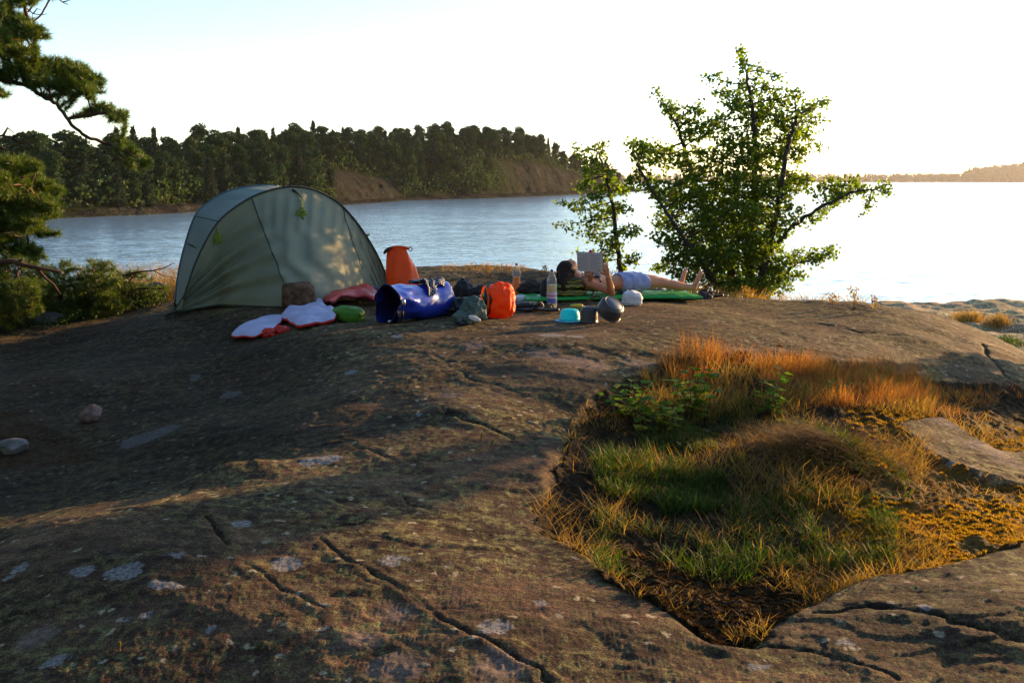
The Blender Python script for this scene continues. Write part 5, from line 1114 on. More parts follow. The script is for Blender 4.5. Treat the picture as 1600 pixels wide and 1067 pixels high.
# black clothes heap between the bags, and others
thing_lump('jacket', 'black jacket heaped between the blue bag and the orange sack', 'jacket', 733, 492, (.20, .16, .095), M_black, amp=.22, sc=7, seed=21, flat=.3, ridge=.14, rz=.3, sub=5)
mb = MB(); p = hit(722, 482); lump(mb, (0, .3, .13), (.10, .09, .13), amp=.2, seed=22, ridge=.12, sub=4); lump(mb, (.11, .24, .12), (.12, .05, .05), amp=.2, seed=24, ridge=.1, tilt=-.7, sub=4); b_ = mb.build('rucksack', M_black); b_.location = p; tag(b_, 'black soft rucksack pressed against the round end of the blue bag', 'rucksack')
M_teal = mat('teal_cloth', (.095, .14, .125), .8, .3, var=.3, vscale=8, bump=.7, bscale=40, bdist=.006); M_white = mat('white_cloth', (.70, .68, .70), .7, .3, bump=.4, bscale=30, bdist=.005)
p = hit(735, 508); GO = empty('garment', (p.x, p.y + .08, Hs(p.x, p.y + .08)), 'crumpled grey-teal garment lying in front of the black jacket', 'garment')
mb = MB(); lump(mb, (.02, .04, .10), (.105, .08, .11), amp=.22, sc=7, seed=31, ridge=.16, flat=.1, sub=5); lump(mb, (-.05, -.02, .05), (.10, .07, .06), amp=.2, sc=8, seed=33, ridge=.16, flat=.2, sub=5, rz=.5); mb.build('fabric', M_teal, GO)
mb = MB(); lump(mb, (.035, -.085, .055), (.055, .014, .022), tilt=.35, seed=35, sub=3, amp=.08); mb.build('pale_panel', M_white, GO)
mb = MB(); tube(mb, [vec(-.12, -.08, .02), vec(-.07, -.10, .045), vec(-.02, -.095, .02), vec(-.05, -.10, .005), vec(-.12, -.09, .01)], .007, 6); mb.build('cord', M_blued, GO)

# life vests / pads: thin thick-edged sheets following the ground
def pad(name, label, cat, outline_px, th, mtop, mside, seed=0, lift=None, waves=.012, grid=44, group=None, zoff=0.0, close=True):
    pts = [march(a, b_, H0) for a, b_ in outline_px]; pl = np.array([[q.x, q.y] for q in pts]); c = pl.mean(0); n = 72
    t = np.linspace(0, len(pl), n, endpoint=False); k = t.astype(int); f = (t - k)[:, None]; k1 = (k + 1) % len(pl); k0 = (k - 1) % len(pl); k2 = (k + 2) % len(pl)
    ed = .5 * (2 * pl[k] + (pl[k1] - pl[k0]) * f + (2 * pl[k0] - 5 * pl[k] + 4 * pl[k1] - pl[k2]) * f ** 2 + (3 * pl[k] - pl[k0] - 3 * pl[k1] + pl[k2]) * f ** 3)
    rings = np.linspace(0, 1, 14); 
    def h(x, y, r):
        l = lift(x, y) if lift else 0
        return H0(x, y) + .012 + zoff + waves * (vn2(x * 9, y * 9, seed) + 1) * .6 + l
    top = []; tops = []; z0 = float(H0(c[0], c[1]))
    for r in rings:
        q = c + (ed - c) * r; zz = h(q[:, 0], q[:, 1], r) + th * (1 - max(0, (r - .86) / .14) ** 2 * .45); top.append(np.c_[q, zz])
    side = []
    for r, f2 in ((1.018, .5), (1.012, .2), (.99, .02)):
        q = c + (ed - c) * r; side.append(np.c_[q, h(q[:, 0], q[:, 1], 1) + th * f2])
    o = empty(name, (c[0], c[1], z0), label, cat, group=group); off = vec(c[0], c[1], z0)
    def ringmesh(R_, nm, m, capc=False):
        V = np.concatenate(R_) - off; mm = len(R_); i = np.arange(mm - 1)[:, None] * n; j = np.arange(n)[None, :]; j2 = (j + 1) % n; return mesh(nm, V, np.stack([i + j, i + j2, i + n + j2, i + n + j], -1).reshape(-1, 4), m, o)
    ringmesh(top, 'top_face', mtop); ringmesh([top[-1]] + side, 'edge', mside); return o
M_lilac = mat('lilac_foam', (.42, .43, .62), .7, .3, var=.12, vscale=8, bump=.5, bscale=22, bdist=.012); M_red = mat('red_nylon', (.50, .018, .012), .45, .4, bump=.5, bscale=30, bdist=.008)
M_redp = mat('red_jacket', (.52, .035, .03), .4, .4, bump=.7, bscale=16, bdist=.02)
v0 = hit(485, 500)
pad('life_vest', 'pale lilac vest panel with a red underside nearest the tent wall stone', 'life vest', [(440,503),(452,490),(478,486),(502,480),(510,492),(524,497),(522,508),(498,512),(474,518),(456,512)], .05, M_lilac, M_red, 3, lambda x, y: .045 * np.exp(-((x - v0.x) / .16) ** 2 - ((y - v0.y) / .18) ** 2), .035)
v1 = hit(437, 508)
o_ = pad('seat_pad', 'narrow pale lilac pad with a red rim running down the slab at the front left', 'pad', [(363,531),(378,518),(400,507),(425,500),(441,503),(436,512),(420,524),(398,532),(370,535)], .035, M_lilac, M_red, 5, None, .03)
mb = MB(); p = hit(418, 527); lump(mb, (0, 0.02, .035), (.06, .04, .045), seed=41, amp=.2, ridge=.15, flat=.2); lump(mb, (.10, .10, .045), (.07, .04, .045), rz=.5, seed=43, amp=.2, ridge=.15, flat=.2); b_ = mb.build('red_strap_bundle', M_red); b_.location = p; tag(b_, 'crumpled red fabric between the two lilac pads', 'fabric')
v2 = hit(545, 480)
pad('rain_jacket', 'shiny red jacket lying flat between the tent and the blue bag', 'jacket', [(506,478),(520,468),(545,463),(575,463),(590,468),(588,480),(560,478),(530,482),(515,486)], .05, M_redp, mat('dark_red', (.12, .008, .012), .6, .3), 7, lambda x, y: .05 * np.exp(-((x - v2.x) / .2) ** 2), .04)
M_lime = mat('green_nylon', (.075, .24, .015), .4, .4, bump=.6, bscale=16, bdist=.015, trans=.15)
thing_lump('stuff_sack', 'small bright green stuff sack in front of the red jacket', 'stuff sack', 546, 502, (.145, .09, .085), M_lime, amp=.14, sc=6, seed=51, flat=.35, ridge=.08, power=.9, rz=.1, tilt=.12)
thing_lump('cloth', 'khaki folded cloth on the red jacket by the orange bag', 'cloth', 570, 473, (.10, .06, .05), mat('khaki_cloth', (.30, .24, .12), .8, .3, bump=.6, bscale=30, bdist=.01), dz=.035, amp=.2, seed=53, flat=.4, ridge=.15)
mb = MB(); loft(mb, [vec(-.07, .05, 0), vec(-.065, .045, 0), vec(.08, -.02, 0), vec(.085, -.025, 0)], [.02, .05, .05, .02], (0, 0, 1), 20); b_ = mb.build('rolled_mat', mat('grey_foam', (.10, .11, .16), .8, .3)); q = hit(590, 474); b_.location = (q.x, q.y + .25, Hs(q.x, q.y + .25) + .09); tag(b_, 'grey rolled mat end behind the blue bag', 'mat')

# bottles
def clear(name, tint, milk):
    m = bpy.data.materials.new(name); m.use_nodes = True; N = m.node_tree.nodes; K = m.node_tree.links; b = N['Principled BSDF']; b.inputs['Base Color'].default_value = (.85, .88, .9, 1); b.inputs['Roughness'].default_value = .08
    t = N.new('ShaderNodeBsdfTransparent'); t.inputs[0].default_value = (*tint, 1); x = N.new('ShaderNodeMixShader'); fr = N.new('ShaderNodeLayerWeight'); fr.inputs[0].default_value = .18; mr = N.new('ShaderNodeMapRange'); mr.inputs[3].default_value = milk; mr.inputs[4].default_value = .8; K.new(fr.outputs['Facing'], mr.inputs[0]); K.new(mr.outputs[0], x.inputs[0]); K.new(t.outputs[0], x.inputs[1]); K.new(b.outputs[0], x.inputs[2]); K.new(x.outputs[0], N['Material Output'].inputs['Surface']); return m
M_clear = clear('clear_plastic', (.95, .98, .98), .07); M_juice = mat('orange_juice', (.95, .36, .01), .3, .3, trans=.6); M_cider = mat('pale_drink', (.75, .62, .35), .2, .4, trans=.6)
def bottle(px, Y, h, w, label, capm, liq, lv, lab=None, waist=False):
    x = (px - 800) / F * Y; z = Hs(x, Y); o = empty('bottle', (x, Y, z), label, 'bottle'); r = w / 2
    pf = [(0, .004), (r * .75, 0), (r, .015), (r, h * .12), (r * .96, h * .2), (r, h * .3), (r * (.80 if waist else 1), h * .52), (r * (1.0 if waist else .98), h * .68), (r * .9, h * .76), (r * .55, h * .87), (.014, h * .93), (.013, h * .96)]
    s = np.linspace(0, len(pf) - 1, 60); pr = np.stack([np.interp(s, np.arange(len(pf)), [q[0] for q in pf]), np.interp(s, np.arange(len(pf)), [q[1] for q in pf])], 1)
    pr[1:-1] = (pr[:-2] + pr[1:-1] + pr[2:]) / 3
    mb = MB(); lathe(mb, pr, 28); mb.build('bottle_body', M_clear, o)
    k = pr[:, 1] < h * lv; pl = pr[k] * [.94, 1] + [0, .002]; pl = np.vstack([pl, [[0.0001, pl[-1, 1]]]]); mb = MB(); lathe(mb, pl, 24); mb.build('liquid', liq, o)
    mb = MB(); lathe(mb, [(0.0001, h), (.013, h), (.0155, h - .003), (.0155, h * .945), (.013, h * .945)], 18); mb.build('cap', capm, o)
    if lab: mb = MB(); lathe(mb, [(r * 1.015, h * lab[0]), (r * 1.015, h * lab[1])], 28); mb.build('paper_label', lab[2], o)
    return o
bottle(807, 10.9, .345, .098, 'plastic bottle with a red cap holding orange juice, standing at the back of the camp', mat('red_cap', (.6, .02, .02), .4, .4), M_juice, .58, None, True)
def label_mat():
    m = bpy.data.materials.new('bottle_label'); m.use_nodes = True; N = m.node_tree.nodes; K = m.node_tree.links; b = N['Principled BSDF']; tc = N.new('ShaderNodeTexCoord'); s = N.new('ShaderNodeSeparateXYZ'); K.new(tc.outputs['Generated'], s.inputs[0]); r = N.new('ShaderNodeValToRGB'); r.color_ramp.interpolation = 'CONSTANT'; e = r.color_ramp.elements; e[0].color = (.10, .16, .45, 1); e[1].position = .42; e[1].color = (.62, .55, .62, 1); e2 = e.new(.62); e2.color = (.45, .06, .10, 1); e3 = e.new(.72); e3.color = (.62, .55, .62, 1); K.new(s.outputs[2], r.inputs[0]); K.new(r.outputs[0], b.inputs['Base Color']); return m
bottle(862.5, 9.8, .38, .100, 'clear plastic bottle with a blue cap and a printed label in front of the reader', mat('blue_cap', (.06, .10, .35), .4, .4), M_cider, .62, (.14, .42, label_mat()))

# pots, bowl, plate
M_pot = mat('dark_pot', (.055, .055, .06), .42, .5, metal=.3, bump=.15, bscale=90, bdist=.001); M_pot2 = mat('grey_pot_base', (.10, .11, .13), .35, .5, metal=.5); M_cyan = mat('cyan_plastic', (.03, .75, .85), .4, .4, trans=.45); M_plate = mat('blue_plastic', (.05, .30, .50), .3, .5)
def at(px, py): q = hit(px, py); return vec(q.x, q.y, Hs(q.x, q.y))
q = at(891, 501); o = empty('bowl', q + [0, .06, .008], 'cyan plastic bowl turned upside down on the thin blue lid beside the pots', 'bowl'); mb = MB(); lathe(mb, [(.0001, .110), (.050, .110), (.066, .106), (.076, .098), (.083, .08), (.092, .03), (.094, .0), (.098, -.002), (.098, .004), (.090, .006)], 36); mb.build('bowl_body', M_cyan, o)
mb = MB(); lathe(mb, [(.046, .1095), (.047, .113), (.042, .113), (.041, .1095)], 32); mb.build('foot_ring', M_cyan, o); o.scale = (1, 1, .84)
q = at(893, 504); mb = MB(); lathe(mb, [(.0001, .003), (.115, .003), (.125, .007), (.128, .009), (.125, .004), (.115, 0), (.0001, 0)], 40); b_ = mb.build('lid', M_plate); b_.location = q + [-.02, .07, .0]; tag(b_, 'thin flat blue lid lying under the cyan bowl and the small pot', 'lid')
q = at(921, 505); o = empty('cooking_pot', q + [0, .06, .006], 'small dark cooking pot standing upside down between the cyan bowl and the tilted pot', 'cooking pot'); mb = MB(); lathe(mb, [(.0001, .135), (.050, .135), (.062, .130), (.071, .118), (.077, .10), (.080, .03), (.080, 0), (.084, -.002), (.084, .004), (.076, .004)], 36); mb.build('pot_body', M_pot, o); mb = MB(); lathe(mb, [(.046, .1345), (.048, .138), (.043, .138), (.042, .1345)], 32); mb.build('base_ring', M_pot2, o)
q = at(951, 505); o = empty('cooking_pot', q + [.0, .07, .0], 'large dark cooking pot tilted against the small pot showing its round base', 'cooking pot'); o.rotation_euler = (0, 0, 0)
mb = MB(); lathe(mb, [(.0001, .115), (.085, .115), (.103, .105), (.113, .08), (.117, .02), (.117, 0), (.122, -.002), (.122, .004), (.112, .004), (.108, .08), (.0001, .10)], 44); pb = mb.build('pot_body', M_pot, o)
mb = MB(); lathe(mb, [(.0001, .1165), (.082, .1165), (.083, .1150)], 40); rb = mb.build('pot_base', M_pot2, o); mb = MB(); lathe(mb, [(.086, .112), (.090, .1185), (.083, .1185), (.082, .115)], 40); rb2 = mb.build('base_ring', M_pot, o)
tm = Matrix.Rotation(R(38), 4, Vector((.75, .66, 0)).normalized()) 
for c_ in (pb, rb, rb2): c_.matrix_local = Matrix.Translation((0, 0, .082)) @ tm
# small things
thing_lump('paper', 'crumpled white and pink paper between the orange sack and the black sandals', 'paper', 812, 470, (.10, .06, .035), M_white, amp=.25, seed=61, ridge=.2, flat=.3)
thing_lump('pouch', 'dark brown pouch lying behind the two bottles', 'pouch', 830, 465, (.13, .10, .10), mat('brown_leather', (.035, .018, .012), .6, .35, bump=.7, bscale=25, bdist=.015), amp=.2, seed=63, ridge=.16, flat=.2, sc=9)
thing_lump('black_bag', 'black round-topped bag behind the clear bottle', 'bag', 852, 471, (.055, .06, .125), M_black, amp=.08, seed=65, flat=.05)
thing_lump('white_cup', 'small white cup between the brown pouch and the clear bottle', 'cup', 846, 470, (.05, .05, .04), M_white, amp=.05, seed=66, flat=.3, power=.6)
thing_lump('paper_bag', 'crumpled white plastic bag standing on the rock in front of the blue shorts', 'bag', 987, 477, (.092, .07, .078), M_white, amp=.14, seed=71, ridge=.12, flat=.12, power=.75, sc=7)
thing_lump('yellow_tube', 'yellow and white tube lying behind the cyan bowl', 'tube', 901, 480, (.065, .022, .02), mat('yellow_plastic', (.65, .50, .05), .4, .4, var=0), amp=.05, seed=73, flat=.2, power=.7)
b_ = MB(); p = hit(930, 478); tube(b_, [vec(-.10, 0, .01), vec(-.05, .02, .07), vec(.02, .02, .10), (.07, 0, .07), (.08, -.02, .01)], .011, 8); b__ = b_.build('strap', mat('brown_strap', (.06, .03, .018), .6, .3)); b__.location = p; tag(b__, 'dark brown strap looped on the rock behind the pots', 'strap')
def sandal(loc, rz, label, L=.25, tilt=0, group=None):
    o = empty('sandal', loc, label, 'sandal', rz, group); mb = MB(); t = np.linspace(-1, 1, 16); w = np.interp(t, [-1, -.8, -.2, .5, .9, 1], [.015, .034, .032, .046, .034, .01]); loft(mb, [vec(q * L / 2, .006 * math.sin(q * 3), .018 + .012 * q * q) for q in t], [(a, .014) for a in w], (0, 0, 1), 16); s_ = mb.build('sole', M_black, o)
    for xx, h_ in ((.06, .055), (.02, .06), (-.06, .07)):
        mb = MB(); a = np.linspace(0, math.pi, 11); loft(mb, [vec(xx + .02 * math.cos(q), .042 * math.cos(q), .02 + h_ * math.sin(q)) for q in a], [(.010, .003)] * 11, (1, 0, 0), 8); mb.build('strap', M_black, o)
    mb = MB(); a = np.linspace(-math.pi / 2, math.pi / 2, 9); loft(mb, [vec(-.07 - .05 * math.cos(q), .036 * math.sin(q), .055) for q in a], [(.004, .012)] * 9, (0, 0, 1), 8); mb.build('heel_strap', M_black, o); o.rotation_euler = (tilt, 0, rz); return o
sandal(at(826, 488) + [0, .05, 0], .2, 'black sandal lying nearest the orange sack', .30); sandal(at(853, 488) + [0, .02, 0], -.5, 'black sandal lying at the foot of the clear bottle', .28, .15)
thing_lump('black_case', 'flat black case lying behind the two sandals', 'case', 828, 483, (.16, .09, .045), M_black, amp=.08, seed=81, flat=.3, power=.8, ridge=.05)
sandal(at(1096, 467) + [0, .02, .0], .4, 'dark sandal leaning on its side at the end of the green mat', .26, .9); sandal(at(1112, 466) + [.02, .03, 0], .1, 'dark sandal standing at the far right end of the camp', .25)
thing_lump('dark_sock', 'dark balled sock tucked into the sandals past the feet', 'sock', 1102, 463, (.07, .05, .05), mat('dark_knit', (.035, .028, .035), .9, .2), amp=.2, seed=83, ridge=.1, flat=.2)

# ------------------------------------------------------------------ sleeping mats
def strip_mat(name, label, A, B, hw, th, m, seed):
    A = vec(*A); B = vec(*B); d = (B - A) / np.linalg.norm(B - A); s = vec(-d[1], d[0]); L = np.linalg.norm(B - A); o = empty(name, (A[0], A[1], Hs(*A)), label, 'sleeping mat'); off = vec(*o.location)
    nu, nv = 60, 17; V = []; a = np.linspace(0, 2 * np.pi, nv, endpoint=False)
    for u in np.linspace(0, 1, nu):
        e = min(1, min(u, 1 - u) * L / .03) ** .5; c = A + d * L * u
        for q in a:
            lat = np.sign(math.cos(q)) * abs(math.cos(q)) ** .35 * hw; up = np.sign(math.sin(q)) * abs(math.sin(q)) ** .6 * th / 2 * (.3 + .7 * e); x, y = c + s * lat * (.97 + .03 * e)
            V.append([x, y, float(H0(x, y)) + .012 + th / 2 + up + (.004 * math.sin(u * 90) if up > 0 else 0)])
    V = np.array(V); i = np.arange(nu - 1)[:, None] * nv; j = np.arange(nv)[None, :]; j2 = (j + 1) % nv
    q4 = np.stack([i + j, i + j2, i + nv + j2, i + nv + j], -1).reshape(-1, 4); mb = MB(); mb.add(V - off, None, q4)
    for r0 in (0, nu - 1): c = V[r0 * nv:(r0 + 1) * nv].mean(0) - off; jj = np.arange(nv); mb.add(np.vstack([V[r0 * nv:(r0 + 1) * nv] - off, [c]]), np.stack([jj, (jj + 1) % nv, np.full(nv, nv)], -1))
    mb.build('mat_body', m, o); mb = MB(); x, y = A + d * .02 + s * hw * .8; lump(mb, vec(x, y, float(H0(x, y)) + .04) - off, (.02, .02, .02), sub=2); mb.build('valve', M_blackp, o); return o
M_matg = mat('green_mat', (.015, .30, .055), .5, .4, bump=.3, bscale=30, bdist=.004); M_matl = mat('lime_mat', (.22, .45, .05), .5, .4, bump=.3, bscale=30, bdist=.004)
strip_mat('sleeping_mat', 'long green sleeping mat under the reader', (.10, 10.48), (1.98, 10.92), .27, .048, M_matg, 1)
strip_mat('sleeping_mat', 'lime green sleeping mat end showing between the black rucksack and the orange sack', (-1.0, 10.55), (-.25, 10.35), .25, .06, M_matl, 2)

# ------------------------------------------------------------------ the reader
PH = R(18); PO = vec(.47, 10.50, 0); PO[2] = max(Hs(.5, 10.45), Hs(1.2, 10.7)) + .050
KX = .94
zh, zf = float(H0(.5, 10.45)), float(H0(1.85, 10.9)); PO[2] = zh + .052
PR = empty('person', PO, 'person in bikini top and blue shorts lying on the green mat reading a book', 'person', PH); PR.rotation_euler[1] = max(0, math.atan((zh - zf) / 1.42))
def to_local(w): d = np.array(w, float) - PO; c, s = math.cos(PH), math.sin(PH); return vec(d[0] * c + d[1] * s, -d[0] * s + d[1] * c, d[2])
def remesh(mb, name, voxel, m, parent, smooth_it=6, post=None):
    o = mb.build(name + '_tmp', None); md = o.modifiers.new('r', 'REMESH'); md.mode = 'VOXEL'; md.voxel_size = voxel
    s = o.modifiers.new('s', 'SMOOTH'); s.iterations = smooth_it; s.factor = .5
    dg = bpy.context.evaluated_depsgraph_get(); me = bpy.data.meshes.new_from_object(o.evaluated_get(dg)); bpy.data.objects.remove(o)
    me.name = name; me.materials.clear(); me.materials.append(m); V = np.empty(len(me.vertices) * 3, np.float32); me.vertices.foreach_get('co', V); V = V.reshape(-1, 3)
    if post is not None: V = post(V); me.vertices.foreach_set('co', V.astype(np.float32).ravel())
    me.polygons.foreach_set('use_smooth', np.ones(len(me.polygons), bool)); me.update(); ob = bpy.data.objects.new(name, me); COL.objects.link(ob)
    if parent is not None: ob.parent = parent
    return ob
M_skin = mat('skin', (.56, .235, .115), .48, .45, var=.06, vscale=14, sss=.25)
M_hair = mat('dark_hair', (.020, .009, .005), .6, .2, bump=.8, bscale=50, bdist=.004)
M_short = mat('pale_blue_shorts', (.30, .34, .58), .75, .3, var=.1, vscale=20, bump=.5, bscale=26, bdist=.008)
b = MB()
# torso
tors = [(.225,.150,.052,.050),(.255,.150,.075,.058),(.285,.148,.125,.066),(.32,.148,.165,.078),(.36,.148,.175,.088),(.43,.146,.160,.098),(.52,.138,.138,.090),(.62,.132,.122,.078),(.70,.134,.136,.080),(.78,.138,.162,.092),(.84,.136,.168,.095),(.89,.130,.150,.085),(.93,.125,.10,.06)]
loft(b, [vec(x * KX, 0, z - .012) for x, z, a_, c_ in tors], [(a_, c_) for x, z, a_, c_ in tors], (0, 0, 1), 32)
for s in (-1, 1):
    lump(b, vec(.42 * KX, s * .070, .205), (.062, .060, .045), amp=0, sub=3)
    lump(b, vec(.325 * KX, s * .155, .140), (.055, .055, .052), amp=0, sub=3)
# neck and head, raised on the bag and tipped towards the chest
cap(b, (.265 * KX, 0, .165), (.185, 0, .235), .056, .050, 16)
HC = vec(.120, 0, .278)
lump(b, HC, (.098, .074, .092), amp=0, sub=4); lump(b, HC + vec(.045, 0, .035), (.055, .055, .058), amp=0, sub=3)
lump(b, HC + vec(.090, 0, .035), (.026, .028, .026), amp=0, sub=3)      # chin
lump(b, HC + vec(.012, 0, .082), (.030, .040, .018), amp=0, sub=3)      # brow
loft(b, [HC + vec(.012, 0, .088), HC + vec(.034, 0, .108), HC + vec(.040, 0, .098), HC + vec(.043, 0, .085)], [(.007, .008), (.012, .012), (.013, .012), (.008, .008)], (1, 0, 0), 10)  # nose
lump(b, HC + vec(.062, 0, .082), (.010, .020, .012), amp=0, sub=2)      # lips
for s in (-1, 1): lump(b, HC + vec(.018, s * .074, .012), (.028, .010, .018), amp=0, sub=2)
# legs
def leg(s, dx=0, knee=0):
    pts = [(.86,s*.085,.130,.088),(.95,s*.09,.135,.086),(1.06,s*.095,.135+knee*.4,.076),(1.18,s*.098,.130+knee*.9,.060),(1.25,s*.10,.125+knee,.054),(1.31,s*.102,.112+knee*.9,.050),(1.40,s*.108,.095+knee*.6,.055),(1.50,s*.112,.082+knee*.3,.044),(1.60,s*.116,.072,.033),(1.64,s*.117,.068,.034)]
    loft(b, [vec(x * KX + dx * (x - .86), y, z) for x, y, z, r in pts], [r for *_, r in pts], (0, 0, 1), 18)
    lump(b, vec(1.245 * KX + dx * .4, s * .10, .16 + knee), (.032, .030, .022), amp=0, sub=2)
    h = vec(1.645 * KX + dx * .8, s * .118, .05); lean = .06; tip = h + vec(.055, s * .045, .195); fwd = (tip - h) / np.linalg.norm(tip - h)
    sd_v = np.cross(fwd, vec(1, 0, 0)); sd_v /= np.linalg.norm(sd_v)
    loft(b, [h + vec(-.01, 0, -.022), h + vec(-.005, 0, 0), h + (tip - h) * .3 + vec(-.012, 0, 0), h + (tip - h) * .62 + vec(-.004, 0, 0), h + (tip - h) * .85, tip], [(.018, .020), (.030, .030), (.031, .030), (.036, .022), (.042, .016), (.036, .010)], (-1, 0, 0), 16)
    inner = sd_v * (1 if np.dot(sd_v, vec(0, -s, 0)) > 0 else -1)
    for k in range(5):   # toes, big one inside
        c0 = h + (tip - h) * .90 + inner * (.032 - .0165 * k); ln = [.046, .038, .035, .031, .026][k] - .006 * 0; cap(b, c0, c0 + fwd * (ln - .012 - .004 * k) + vec(.004, 0, 0), [.0115, .0085, .008, .0078, .0075][k], [.0105, .0078, .0075, .007, .007][k], 8)
leg(-1, 0, .0); leg(1, -.035, .012)
# arms
def arm(sh, el, wr, s):
    sh, el, wr = vec(*sh), vec(*el), vec(*wr); m1 = sh * .55 + el * .45 + vec(0, 0, .004)
    loft(b, [sh, m1, el * .9 + sh * .1, el], [.046, .043, .036, .035], (0, 0, 1), 16); cap(b, sh, sh + (el - sh) * .05, .047, .046, 14); cap(b, el, el + (wr - el) * .05, .036, .037, 14)
    m2 = el * .7 + wr * .3; loft(b, [el, m2, el * .35 + wr * .65, wr], [.036, .039, .031, (.026)], (0, 0, 1), 16)
BC = vec(.800, 10.33, 0); BC[2] = P(921, 409.5, 10.33).z; BW = vec(.83, -.56, 0); BW /= np.linalg.norm(BW); BN = vec(-.55, -.82, -.10); BN -= BW * BN.dot(BW); BN /= np.linalg.norm(BN); BU = np.cross(BW, BN); BU *= np.sign(BU[2])
def hand(palm, wrist, fdir, ndir, thumb_dir, curl, spread=.18):
    """palm: knuckle centre; fingers leave along fdir and curl towards -ndir"""
    palm, wrist = vec(*palm), vec(*wrist); fdir = fdir / np.linalg.norm(fdir); ndir = ndir - fdir * np.dot(ndir, fdir); ndir /= np.linalg.norm(ndir); s = np.cross(fdir, ndir)
    if np.dot(s, thumb_dir) < 0: s = -s
    loft(b, [wrist, wrist * .6 + palm * .4, wrist * .2 + palm * .8, palm], [(.024, .019), (.033, .017), (.040, .015), (.040, .012)], ndir, 16)
    for k in range(4):
        root = palm + s * (.030 - .020 * k); d = fdir + s * (spread * (1.5 - k) / 1.5) * .5; d /= np.linalg.norm(d); q = root - fdir * .012; L = [.040, .045, .041, .032][k]; r0 = [.0092, .0095, .0090, .0080][k]
        for seg_, f in enumerate((1.0, .68, .52)):
            ang = curl[seg_]; d2 = d * math.cos(ang) - ndir * math.sin(ang); e = q + d2 * L * f; cap(b, q, e, r0 * (1 - .10 * seg_), r0 * (1 - .10 * (seg_ + 1)), 8); q = e
    t0 = wrist * .65 + palm * .35 + s * .026; t1 = t0 + (thumb_dir * .8 + fdir * .45) / np.linalg.norm(thumb_dir * .8 + fdir * .45) * .038; t2 = t1 + (fdir * .9 + thumb_dir * .15 - ndir * .25) * .030; t3 = t2 + (fdir * .9 - ndir * .2) * .022
    cap(b, t0, t1, .013, .011, 8); cap(b, t1, t2, .0108, .0098, 8); cap(b, t2, t3, .0098, .0080, 8)
def Ld(v): c, s = math.cos(PH), math.sin(PH); v = np.array(v, float); return vec(v[0] * c + v[1] * s, -v[0] * s + v[1] * c, v[2])
# near (right) hand on the right edge of the book: thumb on the page, fingers behind the cover
re = BC + BW * .148 - BU * .02; pr_ = to_local(re + BW * .030 - BU * .03 + BN * .004); wr_ = to_local(re + BW * .055 - BU * .105 + BN * .0)
arm((.325 * KX, -.165, .140), (.535 * KX, -.285, .052), wr_, -1)
hand(pr_, wr_, Ld(-BW * .55 + BU * .85), Ld(BN), Ld(BN * .6 - BW * .8 - BU * .2), (.35, .9, 1.2))
le = BC - BW * .035 - BU * .088; pl_ = to_local(le - BU * .035 - BN * .004); wl_ = to_local(le - BU * .105 - BN * .045 + BW * .01)
arm((.325 * KX, .165, .140), (.47 * KX, .265, .075), wl_, 1)
hand(pl_, wl_, Ld(BU + BN * .1), Ld(BN), Ld(BW * .9 + BU * .3 + BN * .3), (.15, .25, .35))
body_bm = b
body = remesh(b, 'body', .0052, M_skin, PR, 4)
# clothing grown from the body surface
def grow(name, sel, off, m, noise=0, seed=1, thick=.004):
    me = body.data; V = np.empty(len(me.vertices) * 3, np.float32); me.vertices.foreach_get('co', V); V = V.reshape(-1, 3); Nn = np.empty(len(me.vertices) * 3, np.float32); me.vertices.foreach_get('normal', Nn); Nn = Nn.reshape(-1, 3)
    loops = np.empty(len(me.loops), np.int32); me.loops.foreach_get('vertex_index', loops); q = loops.reshape(-1, 4); c = V[q].mean(1); k = sel(c, Nn[q].mean(1)); q = q[k]; u = np.unique(q); rm = np.full(len(V), -1); rm[u] = np.arange(len(u))
    nz = noise * (vn3(V[:, 0] * 22, V[:, 1] * 22, V[:, 2] * 22, seed) + .6 * np.sin(V[:, 0] * 60 + 30 * V[:, 1])) if noise else 0
    W = V + Nn * (off + nz)[:, None] if noise else V + Nn * off
    o = mesh(name, W[u], rm[q], m, PR); sm2 = o.modifiers.new('s', 'SMOOTH'); sm2.iterations = 3; so_ = o.modifiers.new('t', 'SOLIDIFY'); so_.thickness = thick; so_.offset = 0; return o
hipx = .735 * KX
grow('shorts', lambda c, n: (c[:, 0] > hipx) & (c[:, 0] < 1.055 * KX + .02 * np.sin(c[:, 1] * 20)) & ~((c[:, 0] < .80 * KX) & (np.abs(c[:, 1]) > .19)), .013, M_short, .006, 5, .005)
M_bik = M_dots
mb_ = lambda c: (np.abs(c[:, 1]) < .165)
grow('bikini_top', lambda c, n: mb_(c) & (c[:, 2] > .11) & (c[:, 2] < .262) & (((c[:, 0] > .372 * KX + .02 * 0) & (c[:, 0] < .465 * KX) & (np.abs(np.abs(c[:, 1]) - .07) < .065)) | ((np.abs(c[:, 0] - .455 * KX) < .010)) | ((c[:, 0] > .27 * KX) & (c[:, 0] < .40 * KX) & (np.abs(np.abs(c[:, 1]) - (.055 + .1 * (c[:, 0] - .27))) < .010) & (c[:, 2] > .17))), .006, M_bik, 0, 1, .004)
